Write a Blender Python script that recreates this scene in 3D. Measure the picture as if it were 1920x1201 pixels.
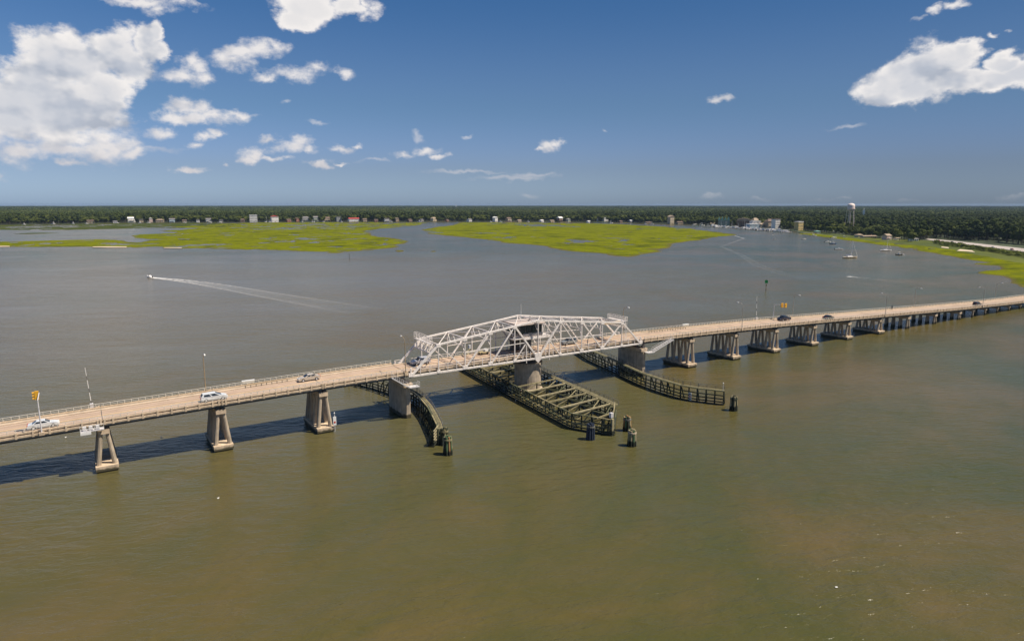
import bpy, bmesh, math, random
import numpy as np
from mathutils import Vector, Matrix
random.seed(7); RNG = np.random.default_rng(11)
scene = bpy.context.scene
for o in list(bpy.data.objects): bpy.data.objects.remove(o)

# ------------------------------------------------------------------ camera (bridge axis = world X, camera above the origin)
H = 50.0; FPX = 1285.0; CX, CY, YH = 960.0, 600.5, 383.0
PITCH = math.atan((CY - YH) / FPX)
PSI = math.radians(57.68)
cam_d = bpy.data.cameras.new('camera'); cam = bpy.data.objects.new('camera', cam_d); scene.collection.objects.link(cam)
cam_d.sensor_width = 36.0; cam_d.lens = 36.0 * FPX / 1920.0
cam_d.clip_start = 0.5; cam_d.clip_end = 60000.0
cam.location = (0, 0, H)
cam.rotation_euler = (math.pi/2 - PITCH, 0, PSI - math.pi/2)
scene.camera = cam
FWD = Vector((math.cos(PSI)*math.cos(PITCH), math.sin(PSI)*math.cos(PITCH), -math.sin(PITCH)))
RGT = Vector((math.sin(PSI), -math.cos(PSI), 0)); UPV = RGT.cross(FWD)

# ------------------------------------------------------------------ sun, sky, exposure
SUNV = Vector((0.47, -0.40, 1.0)).normalized()
SUN_EL = math.asin(SUNV.z); SUN_ROT = math.atan2(SUNV.x, SUNV.y)
SUN_STRENGTH = 5.0
sd = bpy.data.lights.new('sun', 'SUN'); so = bpy.data.objects.new('sun', sd); scene.collection.objects.link(so)
sd.energy = SUN_STRENGTH; sd.angle = math.radians(0.53); sd.color = (1.0, 0.90, 0.76)
so.rotation_euler = (-SUNV).to_track_quat('-Z', 'Y').to_euler(); so.location = (0, 0, 300)
scene.view_settings.view_transform = 'Standard'; scene.view_settings.look = 'None'
scene.view_settings.exposure = 0.3; scene.view_settings.gamma = 1.0; scene.view_settings.use_curve_mapping = False
SKY_STRENGTH = 0.10
scene.render.engine = 'CYCLES'
scene.cycles.use_denoising = True
try: scene.cycles.denoiser = 'OPENIMAGEDENOISE'
except Exception: pass
scene.cycles.max_bounces = 6; scene.cycles.diffuse_bounces = 2; scene.cycles.glossy_bounces = 3
scene.cycles.transparent_max_bounces = 16; scene.cycles.volume_bounces = 0
scene.cycles.use_adaptive_sampling = True; scene.cycles.adaptive_threshold = 0.012
scene.cycles.sample_clamp_indirect = 4.0

# clouds: (x, y, rx, ry) lobes of each cloud bank as seen from the camera, stored as directions in the sky
BIG = [(95,110,70,56),(150,120,64,56),(215,98,62,52),(245,120,40,45),(60,160,75,58),(15,195,75,70),(110,195,120,78),(190,185,72,66),
 (20,225,80,42),(105,222,95,38),(290,62,18,24),(298,92,22,22),(275,80,26,34),
 (1655,165,56,36),(1700,142,62,42),(1745,118,56,42),(1722,165,66,36),(1792,112,46,34),(1805,148,60,28),(1870,145,60,24),
 (1915,135,50,34),(1882,118,34,22),(1655,186,50,14),(580,15,66,38),(560,38,44,26),(650,12,52,24)]
MED = [(195,225,62,50),(120,240,120,34),(40,285,85,24),(130,282,125,26),(215,275,70,22),(130,306,44,11),(30,250,80,30),(140,255,110,30),(540,5,50,16),(690,5,22,16),(270,2,110,12),(300,20,38,20),(335,5,50,10),
 (355,110,22,30),(340,145,48,24),(382,145,38,20),(372,122,28,22),(430,110,44,20),(490,92,42,24),(520,85,22,18),(455,95,34,18),
 (500,146,38,13),(560,141,64,18),(590,130,32,16),(645,139,24,15),
 (340,195,30,16),(375,200,38,18),(400,218,74,15),(350,222,58,15),(290,248,40,17),(440,214,38,10),
 (385,262,24,15),(405,250,16,13),(370,275,30,9),(255,287,44,14),
 (545,277,46,19),(562,266,28,17),(580,281,20,13),(475,290,23,17),(465,301,22,11),(425,311,13,6),(515,299,36,7),(500,262,22,10),
 (350,319,38,7),(640,276,29,10),(665,272,15,8),(602,308,29,7),(640,303,18,4),
 (800,280,30,11),(825,291,20,7),(757,288,23,9),(1030,271,30,12),(1045,265,16,9),(1013,278,18,6),
 (1345,190,25,10),(1358,187,14,11),(1760,17,24,12),(1792,6,20,10),(1860,70,18,6),(-60,330,60,20),(-40,260,90,60)]
WEAK = [(275,130,26,30),(782,258,16,10),(1132,241,9,4),(880,256,14,5),(590,228,26,7),(1585,235,46,5),(1725,33,20,6),(1735,82,26,12),(1900,60,14,4),
 (990,367,26,9),(880,325,90,5),(1000,330,62,8),(960,336,100,7),(1330,368,24,8),(1430,375,26,5),(1545,376,34,5),(1580,374,16,5),(1700,376,36,4),(1895,371,26,7),(290,282,60,9),(700,300,30,5),(540,190,16,5)]
def px_dir(x, y):
    d = RGT*(x-CX) + UPV*(CY-y) + FWD*FPX
    f = d.x*math.cos(PSI) + d.y*math.sin(PSI); r = d.dot(RGT); h = math.hypot(f, r)
    return math.atan2(r, f), d.z/h, FPX/h if False else d.length/FPX
world = bpy.data.worlds.new("World"); scene.world = world; world.use_nodes = True
wt = world.node_tree; wt.nodes.clear(); WN, WL = wt.nodes, wt.links
def wnode(t, **k):
    n = WN.new(t)
    for a, b in k.items(): setattr(n, a, b)
    return n
def vmath(op, a, b=None, c=None):
    n = wnode('ShaderNodeVectorMath', operation=op)
    for i, v in enumerate((a, b, c)):
        if v is None: continue
        if isinstance(v, (tuple, list, Vector)): n.inputs[i].default_value = v
        elif isinstance(v, (int, float)): n.inputs['Scale'].default_value = v
        else: WL.new(v, n.inputs[i])
    return n.outputs['Value'] if op in ('DOT_PRODUCT', 'LENGTH') else n.outputs['Vector']
def fmath(op, a, b=None, c=None, clamp=False):
    n = wnode('ShaderNodeMath', operation=op); n.use_clamp = clamp
    for i, v in enumerate((a, b, c)):
        if v is None: continue
        if isinstance(v, (int, float)): n.inputs[i].default_value = v
        else: WL.new(v, n.inputs[i])
    return n.outputs[0]
def smooth(v, lo, hi):
    n = wnode('ShaderNodeMapRange', interpolation_type='SMOOTHSTEP'); WL.new(v, n.inputs[0])
    n.inputs[1].default_value = lo; n.inputs[2].default_value = hi; return n.outputs[0]
def mixc(f, a, b):
    n = wnode('ShaderNodeMix', data_type='RGBA')
    if isinstance(f, (int, float)): n.inputs[0].default_value = f
    else: WL.new(f, n.inputs[0])
    for i, v in ((6, a), (7, b)):
        if isinstance(v, (tuple, list)): n.inputs[i].default_value = (*v, 1)
        else: WL.new(v, n.inputs[i])
    return n.outputs[2]
tc = wnode('ShaderNodeTexCoord'); dvec = tc.outputs['Generated']
f0 = vmath('DOT_PRODUCT', dvec, (math.cos(PSI), math.sin(PSI), 0)); r0 = vmath('DOT_PRODUCT', dvec, tuple(RGT))
z0 = vmath('DOT_PRODUCT', dvec, (0, 0, 1))
az = fmath('ARCTAN2', r0, f0)
hyp = fmath('SQRT', fmath('ADD', fmath('MULTIPLY', f0, f0), fmath('ADD', fmath('MULTIPLY', r0, r0), 1e-5)))
tv = fmath('DIVIDE', z0, hyp)
comb = wnode('ShaderNodeCombineXYZ'); WL.new(az, comb.inputs[0]); WL.new(tv, comb.inputs[1]); P0 = comb.outputs[0]
def noise(vec, scale, detail, rough=0.55, col=False, w=None):
    n = wnode('ShaderNodeTexNoise'); WL.new(vec, n.inputs['Vector']); n.inputs['Scale'].default_value = scale
    n.inputs['Detail'].default_value = detail; n.inputs['Roughness'].default_value = rough
    return n.outputs['Color'] if col else n.outputs['Fac']
Ps = vmath('MULTIPLY', P0, (1.0, 1.35, 1.0))
warp = vmath('SUBTRACT', noise(Ps, 22, 5, 0.6, True), (0.5, 0.5, 0.5))
Pw = vmath('ADD', P0, vmath('MULTIPLY', warp, (0.050, 0.034, 0.0)))
def field(P, blobs):
    cur = None
    for (x, y, rx, ry) in blobs:
        u, v, k = px_dir(x, y); ru = rx/FPX/k*1.0; rv = ry/FPX/k
        q = vmath('MULTIPLY_ADD', P, (1/ru, 1/rv, 0), (-u/ru, -v/rv, 0))
        d2 = vmath('DOT_PRODUCT', q, q)
        cur = d2 if cur is None else fmath('SMOOTH_MIN', cur, d2, 0.25)
    return fmath('SUBTRACT', 1.0, fmath('SQRT', fmath('MAXIMUM', cur, 0.0)))
n1 = noise(Ps, 24, 9, 0.62); n1s = noise(Ps, 20, 3, 0.5)
offs = vmath('ADD', Ps, (0.010, 0.016, 0.0)); n1b = noise(offs, 20, 3, 0.5)
fB = field(Pw, BIG); fBo = field(vmath('ADD', Pw, (0.012, 0.022, 0)), BIG[:23]); fM = field(Pw, MED); fW = field(Pw, WEAK)
nn = fmath('MULTIPLY', fmath('SUBTRACT', n1, 0.5), 1.5)
aB = smooth(fmath('ADD', fB, fmath('MULTIPLY', nn, 1.1)), -0.10, 0.42); wisp = fmath('MULTIPLY', fmath('SUBTRACT', noise(Ps, 60, 6, 0.7), 0.5), 0.7)
aM = smooth(fmath('ADD', fmath('ADD', fM, wisp), fmath('MULTIPLY', nn, 1.5)), -0.06, 1.0)
aW = fmath('MULTIPLY', smooth(fmath('ADD', fW, nn), 0.0, 0.9), 0.42)
# scattered fair-weather cloud over the rest of the sky, outside the mapped sector
far_az = smooth(fmath('ABSOLUTE', az), 0.78, 0.95)
gen = smooth(fmath('ADD', noise(Ps, 4.5, 8, 0.62), fmath('MULTIPLY', tv, -0.03)), 0.56, 0.66)
aG = fmath('MULTIPLY', gen, far_az)
alpha = fmath('MAXIMUM', fmath('MAXIMUM', aB, aM), fmath('MAXIMUM', aW, aG))
alpha = fmath('MULTIPLY', alpha, smooth(tv, 0.0, 0.02))
# lighting of the lobes: thickness rising towards the sun side means shade, falling means a lit edge
rel = fmath('ADD', fmath('MULTIPLY', fmath('SUBTRACT', n1s, n1b), 4.4), fmath('MULTIPLY', fmath('SUBTRACT', fB, fBo), 0.5))
lit = fmath('ADD', fmath('ADD', 0.70, fmath('MULTIPLY', fmath('SUBTRACT', n1, 0.5), 0.5)), rel, clamp=True)
lit2 = fmath('MULTIPLY', lit, fmath('ADD', 0.72, fmath('MULTIPLY', smooth(fmath('ADD', fB, fmath('MULTIPLY', nn, 0.6)), 0.75, 0.1), 0.28)))
K = 0.84/SKY_STRENGTH
ccol = mixc(lit2, tuple(K*c for c in (0.40, 0.44, 0.52)), tuple(K*c for c in (0.92, 0.88, 0.85)))
lowcol = tuple(K*c for c in (0.60, 0.58, 0.60))
big_shade = fmath('MULTIPLY', smooth(fB, 0.15, 0.8), smooth(fmath('ADD', tv, fmath('MULTIPLY', fmath('SUBTRACT', n1s, 0.5), 0.35)), 0.27, 0.12))
ccol = mixc(fmath('MULTIPLY', big_shade, 0.60), ccol, tuple(K*c for c in (0.50, 0.54, 0.62)))
ccol = mixc(fmath('MULTIPLY', smooth(fB, 0.15, -0.05), 0.50), ccol, tuple(K*c for c in (0.66, 0.65, 0.68)))
ccol = mixc(smooth(tv, 0.10, 0.0), ccol, lowcol)
sky = wnode('ShaderNodeTexSky'); sky.sky_type = 'NISHITA'; sky.sun_disc = False
sky.sun_elevation = SUN_EL; sky.sun_rotation = SUN_ROT; sky.altitude = 0; sky.air_density = 1.0; sky.dust_density = 0.6; sky.ozone_density = 2.5
SKYC = sky.outputs[0]
rmp = wnode('ShaderNodeValToRGB'); rmp.color_ramp.interpolation = 'EASE'
SK = [(0.0, (0.55, 0.74, 1.22)), (0.14, (0.48, 0.57, 0.86)), (0.36, (0.415, 0.54, 0.72)), (0.77, (0.26, 0.475, 0.695)), (1.0, (0.24, 0.46, 0.68))]
rmp.color_ramp.elements[0].position = 0.0; rmp.color_ramp.elements[0].color = (*SK[0][1], 1); rmp.color_ramp.elements[1].position = 1.0; rmp.color_ramp.elements[1].color = (*SK[-1][1], 1)
for p_, c_ in SK[1:-1]: e_ = rmp.color_ramp.elements.new(p_); e_.color = (*c_, 1)
WL.new(fmath('MULTIPLY', tv, 2.5, clamp=True), rmp.inputs[0])
mr_ = wnode('ShaderNodeMapRange'); WL.new(az, mr_.inputs[0]); mr_.inputs[1].default_value = -0.65; mr_.inputs[2].default_value = 0.65; mr_.inputs[3].default_value = 1.00; mr_.inputs[4].default_value = 0.70
right_low = fmath('MULTIPLY', smooth(az, 0.0, 0.62), smooth(tv, 0.16, 0.0)); az_f = fmath('MULTIPLY', mr_.outputs[0], fmath('SUBTRACT', 1.0, fmath('MULTIPLY', right_low, 0.20)))
skyc = vmath('MULTIPLY', SKYC, rmp.outputs[0]); skyc = vmath('SCALE', skyc); WL.new(az_f, skyc.node.inputs['Scale'])
fin = mixc(alpha, skyc, ccol)
bg = wnode('ShaderNodeBackground'); WL.new(fin, bg.inputs[0]); bg.inputs[1].default_value = SKY_STRENGTH
wo = wnode('ShaderNodeOutputWorld'); WL.new(bg.outputs[0], wo.inputs[0])
world.cycles.sampling_method = 'MANUAL'; world.cycles.sample_map_resolution = 512

# ------------------------------------------------------------------ helpers
def at(x, y, z=0.0):
    d = RGT*(x-CX) + UPV*(CY-y) + FWD*FPX; t = (z-H)/d.z
    return Vector((d.x*t, d.y*t, z))
def at_dist(x, dist, z=0.0):
    a = math.atan2(x-CX, FPX*math.cos(PITCH)); h = PSI - a
    return Vector((math.cos(h)*dist, math.sin(h)*dist, z))
def facing(p): return math.atan2(p[1], p[0]) - math.pi/2      # rotates local -Y towards the river viewpoint
LINK = scene.collection.objects.link
def tag(o, label, cat, group=None):
    o['label'] = label; o['category'] = cat
    if group: o['group'] = group
    return o
def thing(name, label, cat, loc=(0, 0, 0), rz=0, group=None):
    o = bpy.data.objects.new(name, None); LINK(o); o.location = loc; o.rotation_euler = (0, 0, rz); o.empty_display_size = 0.5
    return tag(o, label, cat, group)
def inst(name, mesh, parent=None, loc=(0, 0, 0), rot=(0, 0, 0), sc=(1, 1, 1), kind=None):
    o = bpy.data.objects.new(name, mesh); LINK(o); o.location = loc; o.rotation_euler = rot; o.scale = sc
    if parent: o.parent = parent
    if kind: o['kind'] = kind
    return o
def dup(root, loc, rz=None, label=None, group=None):
    r = root.copy(); LINK(r); r.location = loc
    if rz is not None: r.rotation_euler = (0, 0, rz)
    if label: r['label'] = label
    if group: r['group'] = group
    for ch in list(root.children):
        c = ch.copy(); LINK(c); c.parent = r
        for g in ch.children:
            d = g.copy(); LINK(d); d.parent = c
    return r
class MB:
    def __init__(s): s.v = []; s.f = []
    def add(s, vs, fs):
        n = len(s.v); s.v += [tuple(v) for v in vs]; s.f += [tuple(i+n for i in f) for f in fs]; return s
    def box(s, a, b):
        x0, y0, z0 = a; x1, y1, z1 = b
        return s.add([(x0,y0,z0),(x1,y0,z0),(x1,y1,z0),(x0,y1,z0),(x0,y0,z1),(x1,y0,z1),(x1,y1,z1),(x0,y1,z1)],
                     [(3,2,1,0),(4,5,6,7),(0,1,5,4),(1,2,6,5),(2,3,7,6),(3,0,4,7)])
    def beam(s, p, q, w, h=None, up=(0, 0, 1), w2=None, h2=None):
        h = h or w; w2 = w2 or w; h2 = h2 or h
        p = Vector(p); q = Vector(q); d = (q-p).normalized(); u = Vector(up)
        if abs(d.dot(u)) > 0.97: u = Vector((0, 1, 0))
        r = d.cross(u).normalized(); u = r.cross(d)
        vs = []
        for c, ww, hh in ((p, w, h), (q, w2, h2)):
            for a, b in ((-1,-1),(1,-1),(1,1),(-1,1)): vs.append(c + r*a*ww/2 + u*b*hh/2)
        return s.add(vs, [(0,1,2,3),(7,6,5,4),(0,4,5,1),(1,5,6,2),(2,6,7,3),(3,7,4,0)])
    def tube(s, p, q, r, r2=None, n=8):
        r2 = r if r2 is None else r2
        p = Vector(p); q = Vector(q); d = (q-p).normalized(); u = Vector((0,0,1)) if abs(d.z) < 0.97 else Vector((1,0,0))
        a = d.cross(u).normalized(); b = a.cross(d); vs = []
        for c, rr in ((p, r), (q, r2)):
            for k in range(n):
                t = 2*math.pi*k/n; vs.append(c + a*math.cos(t)*rr + b*math.sin(t)*rr)
        return s.add(vs, [(k, (k+1) % n, n+(k+1) % n, n+k) for k in range(n)] + [tuple(range(n-1, -1, -1)), tuple(range(n, 2*n))])
    def prism(s, pts, z0, z1, sc=1.0):
        n = len(pts); cx = sum(p[0] for p in pts)/n; cy = sum(p[1] for p in pts)/n
        top = [(cx+(x-cx)*sc, cy+(y-cy)*sc, z1) for x, y in pts]
        return s.add([(x, y, z0) for x, y in pts] + top, [tuple(range(n-1, -1, -1)), tuple(range(n, 2*n))] + [(k, (k+1) % n, n+(k+1) % n, n+k) for k in range(n)])
    def lathe(s, prof, n=20, c=(0, 0)):
        vs = []
        for r, z in prof:
            for k in range(n): t = 2*math.pi*k/n; vs.append((c[0]+r*math.cos(t), c[1]+r*math.sin(t), z))
        fs = []
        for j in range(len(prof)-1):
            for k in range(n): fs.append((j*n+k, j*n+(k+1) % n, (j+1)*n+(k+1) % n, (j+1)*n+k))
        fs.append(tuple(range(n-1, -1, -1))); fs.append(tuple((len(prof)-1)*n+k for k in range(n)))
        return s.add(vs, fs)
    def mesh(s, name, mat, smooth=False):
        me = bpy.data.meshes.new(name); me.from_pydata(s.v, [], s.f); me.update()
        bm = bmesh.new(); bm.from_mesh(me); bmesh.ops.recalc_face_normals(bm, faces=bm.faces); bm.to_mesh(me); bm.free()
        if mat: me.materials.append(mat)
        if smooth:
            me.polygons.foreach_set('use_smooth', [True]*len(me.polygons))
        return me
    def obj(s, name, mat, parent=None, smooth=False, **k): return inst(name, s.mesh(name, mat, smooth), parent, **k)
def sub(o, parent):            # parent with world placement kept simple: parent sits at its own local origin
    o.parent = parent; return o

# ------------------------------------------------------------------ materials
def new_mat(name):
    m = bpy.data.materials.new(name); m.use_nodes = True; nt = m.node_tree; nt.nodes.clear()
    o = nt.nodes.new('ShaderNodeOutputMaterial'); b = nt.nodes.new('ShaderNodeBsdfPrincipled'); nt.links.new(b.outputs[0], o.inputs[0])
    return m, nt, b
def mat(name, col, rough=0.7, var=0.25, scale=1.5, col2=None, metal=0.0, bump=0.0, streak=0.0, spec=0.4, fine=12.0, tide=None, rust=0.0):
    m, nt, b = new_mat(name); N, L = nt.nodes, nt.links
    g = N.new('ShaderNodeNewGeometry'); n = N.new('ShaderNodeTexNoise'); n.inputs['Scale'].default_value = scale; n.inputs['Detail'].default_value = 6
    L.new(g.outputs['Position'], n.inputs['Vector'])
    r = N.new('ShaderNodeValToRGB'); r.color_ramp.elements[0].position = 0.32; r.color_ramp.elements[1].position = 0.68
    c1 = tuple(c*(1-var) for c in col); c2 = tuple(min(1, c*(1+var*0.7)) for c in col) if col2 is None else col2
    r.color_ramp.elements[0].color = (*c1, 1); r.color_ramp.elements[1].color = (*c2, 1); L.new(n.outputs['Fac'], r.inputs[0])
    out = r.outputs[0]
    if streak > 0:
        mp = N.new('ShaderNodeMapping'); mp.inputs['Scale'].default_value = (2.2, 2.2, 0.18); L.new(g.outputs['Position'], mp.inputs[0])
        n2 = N.new('ShaderNodeTexNoise'); n2.inputs['Scale'].default_value = 1.6; n2.inputs['Detail'].default_value = 5; L.new(mp.outputs[0], n2.inputs['Vector'])
        mr = N.new('ShaderNodeMapRange'); mr.inputs[1].default_value = 0.45; mr.inputs[2].default_value = 0.7; mr.inputs[3].default_value = 1.0; mr.inputs[4].default_value = 1-streak
        L.new(n2.outputs['Fac'], mr.inputs[0])
        mx = N.new('ShaderNodeVectorMath'); mx.operation = 'SCALE'; L.new(out, mx.inputs[0]); L.new(mr.outputs[0], mx.inputs['Scale']); out = mx.outputs[0]
    if tide:                       # weed and wet band left by the tide, ragged along its upper edge
        sx = N.new('ShaderNodeSeparateXYZ'); L.new(g.outputs['Position'], sx.inputs[0]); nt_ = N.new('ShaderNodeTexNoise'); nt_.inputs['Scale'].default_value = 1.1; nt_.inputs['Detail'].default_value = 5; L.new(g.outputs['Position'], nt_.inputs['Vector'])
        zz = N.new('ShaderNodeMath'); zz.operation = 'MULTIPLY_ADD'; L.new(nt_.outputs['Fac'], zz.inputs[0]); zz.inputs[1].default_value = -1.1; L.new(sx.outputs[2], zz.inputs[2])
        mr = N.new('ShaderNodeMapRange'); mr.inputs[1].default_value = tide[0]-.75; mr.inputs[2].default_value = tide[0]-.35; L.new(zz.outputs[0], mr.inputs[0])
        mx = N.new('ShaderNodeMix'); mx.data_type = 'RGBA'; L.new(mr.outputs[0], mx.inputs[0]); mx.inputs[6].default_value = (*tide[1], 1); L.new(out, mx.inputs[7]); out = mx.outputs[2]
    if rust:
        nr = N.new('ShaderNodeTexNoise'); nr.inputs['Scale'].default_value = 0.9; nr.inputs['Detail'].default_value = 8; nr.inputs['Roughness'].default_value = .7; L.new(g.outputs['Position'], nr.inputs['Vector'])
        mr = N.new('ShaderNodeMapRange'); mr.inputs[1].default_value = .56; mr.inputs[2].default_value = .72; mr.inputs[4].default_value = rust; L.new(nr.outputs['Fac'], mr.inputs[0])
        mx = N.new('ShaderNodeMix'); mx.data_type = 'RGBA'; L.new(mr.outputs[0], mx.inputs[0]); L.new(out, mx.inputs[6]); mx.inputs[7].default_value = (0.34, 0.20, 0.12, 1); out = mx.outputs[2]
    L.new(out, b.inputs['Base Color'])
    b.inputs['Roughness'].default_value = rough; b.inputs['Metallic'].default_value = metal; b.inputs['Specular IOR Level'].default_value = spec
    if bump > 0:
        n3 = N.new('ShaderNodeTexNoise'); n3.inputs['Scale'].default_value = fine; n3.inputs['Detail'].default_value = 4; L.new(g.outputs['Position'], n3.inputs['Vector'])
        bp = N.new('ShaderNodeBump'); bp.inputs['Strength'].default_value = bump; bp.inputs['Distance'].default_value = 0.05
        L.new(n3.outputs['Fac'], bp.inputs['Height']); L.new(bp.outputs[0], b.inputs['Normal'])
    return m
def foliage(name, a, b_, scale=0.12, transl=0.0, rough=0.9):
    m, nt, b = new_mat(name); N, L = nt.nodes, nt.links
    g = N.new('ShaderNodeNewGeometry'); oi = N.new('ShaderNodeObjectInfo')
    n = N.new('ShaderNodeTexNoise'); n.inputs['Scale'].default_value = scale; n.inputs['Detail'].default_value = 5; n.inputs['Roughness'].default_value = 0.7; L.new(g.outputs['Position'], n.inputs['Vector'])
    ad = N.new('ShaderNodeMath'); ad.operation = 'MULTIPLY_ADD'; L.new(oi.outputs['Random'], ad.inputs[0]); ad.inputs[1].default_value = 0.22; n9 = N.new('ShaderNodeTexNoise'); n9.inputs['Scale'].default_value = 0.012; n9.inputs['Detail'].default_value = 3; L.new(g.outputs['Position'], n9.inputs['Vector']); a9 = N.new('ShaderNodeMath'); a9.operation = 'MULTIPLY_ADD'; L.new(n9.outputs['Fac'], a9.inputs[0]); a9.inputs[1].default_value = 1.1; s9 = N.new('ShaderNodeMath'); s9.operation = 'SUBTRACT'; L.new(n.outputs['Fac'], s9.inputs[0]); s9.inputs[1].default_value = 0.43; L.new(s9.outputs[0], a9.inputs[2]); L.new(a9.outputs[0], ad.inputs[2])
    r = N.new('ShaderNodeValToRGB'); r.color_ramp.elements[0].position = 0.40; r.color_ramp.elements[1].position = 0.98
    r.color_ramp.elements[0].color = (*a, 1); r.color_ramp.elements[1].color = (*b_, 1); L.new(ad.outputs[0], r.inputs[0]); L.new(r.outputs[0], b.inputs['Base Color'])
    b.inputs['Roughness'].default_value = rough; b.inputs['Specular IOR Level'].default_value = 0.15
    return m
M = {}
M['concrete'] = mat('concrete', (0.47, 0.385, 0.285), 0.9, 0.22, 0.7, bump=0.2, streak=0.28, tide=(0.9, (0.07, 0.06, 0.035)))
M['concrete_pale'] = mat('concrete_pale', (0.62, 0.485, 0.34), 0.9, 0.2, 0.9, bump=0.2, streak=0.25, tide=(0.75, (0.08, 0.07, 0.04)))
M['concrete_wet'] = mat('concrete_wet', (0.05, 0.042, 0.032), 0.5, 0.3, 1.2)
M['girder'] = mat('girder', (0.17, 0.165, 0.15), 0.6, 0.2, 0.5, streak=0.3)
M['pipe'] = mat('pipe', (0.55, 0.55, 0.54), 0.5, 0.1, 2)
M['steel'] = mat('steel', (0.86, 0.79, 0.73), 0.6, 0.12, 1.2, streak=0.2, rust=0.5)
M['steel_dark'] = mat('steel_dark', (0.10, 0.09, 0.085), 0.5, 0.2, 1)
M['rail'] = mat('rail', (0.60, 0.57, 0.50), 0.5, 0.15, 2)
M['alu'] = mat('alu', (0.45, 0.42, 0.36), 0.4, 0.1, 2, metal=0.3)
M['brown_pole'] = mat('brown_pole', (0.34, 0.25, 0.15), 0.5, 0.1, 2)
M['white'] = mat('white', (0.78, 0.77, 0.74), 0.5, 0.06, 2)
M['yellow'] = mat('yellow', (0.72, 0.38, 0.03), 0.45, 0.06, 3)
M['black'] = mat('black', (0.02, 0.02, 0.02), 0.4, 0.1, 3)
M['red'] = mat('red', (0.50, 0.05, 0.03), 0.4, 0.1, 3)
M['line_yellow'] = mat('line_yellow', (0.55, 0.38, 0.12), 0.8, 0.3, 1.5)
M['line_white'] = mat('line_white', (0.62, 0.55, 0.46), 0.8, 0.25, 1.5)
M['timber_dark'] = mat('timber_dark', (0.035, 0.042, 0.026), 0.85, 0.45, 1.5, bump=0.3, tide=(1.25, (0.022, 0.026, 0.016)))
M['timber_green'] = mat('timber_green', (0.095, 0.10, 0.052), 0.85, 0.45, 1.3, bump=0.3, tide=(1.25, (0.022, 0.026, 0.016)))
M['timber_tan'] = mat('timber_tan', (0.25, 0.215, 0.115), 0.85, 0.35, 0.9, bump=0.3, tide=(1.25, (0.022, 0.026, 0.016)))
M['timber_pale'] = mat('timber_pale', (0.36, 0.31, 0.18), 0.85, 0.3, 0.9, bump=0.3, tide=(1.25, (0.022, 0.026, 0.016)))
M['timber_moss'] = mat('timber_moss', (0.09, 0.15, 0.07), 0.85, 0.4, 1.3, tide=(1.0, (0.025, 0.03, 0.018)))
M['timber_rust'] = mat('timber_rust', (0.36, 0.20, 0.08), 0.85, 0.35, 1.3, tide=(1.0, (0.03, 0.026, 0.016)))
M['timber_blue'] = mat('timber_blue', (0.03, 0.04, 0.065), 0.6, 0.3, 1.5)
M['galv'] = mat('galv', (0.62, 0.60, 0.60), 0.5, 0.15, 2)
M['glass_dark'] = mat('glass_dark', (0.012, 0.022, 0.022), 0.08, 0.3, 1.5, spec=0.8)
M['glass_car'] = mat('glass_car', (0.02, 0.025, 0.03), 0.06, 0.1, 1.5, spec=0.8)
M['roof_pink'] = mat('roof_pink', (0.50, 0.42, 0.37), 0.8, 0.12, 1)
M['tyre'] = mat('tyre', (0.02, 0.02, 0.02), 0.9, 0.1, 3)
def car_mat(n, c): return mat('paint_'+n, c, 0.22, 0.03, 2, metal=0.1, spec=0.7)
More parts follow.
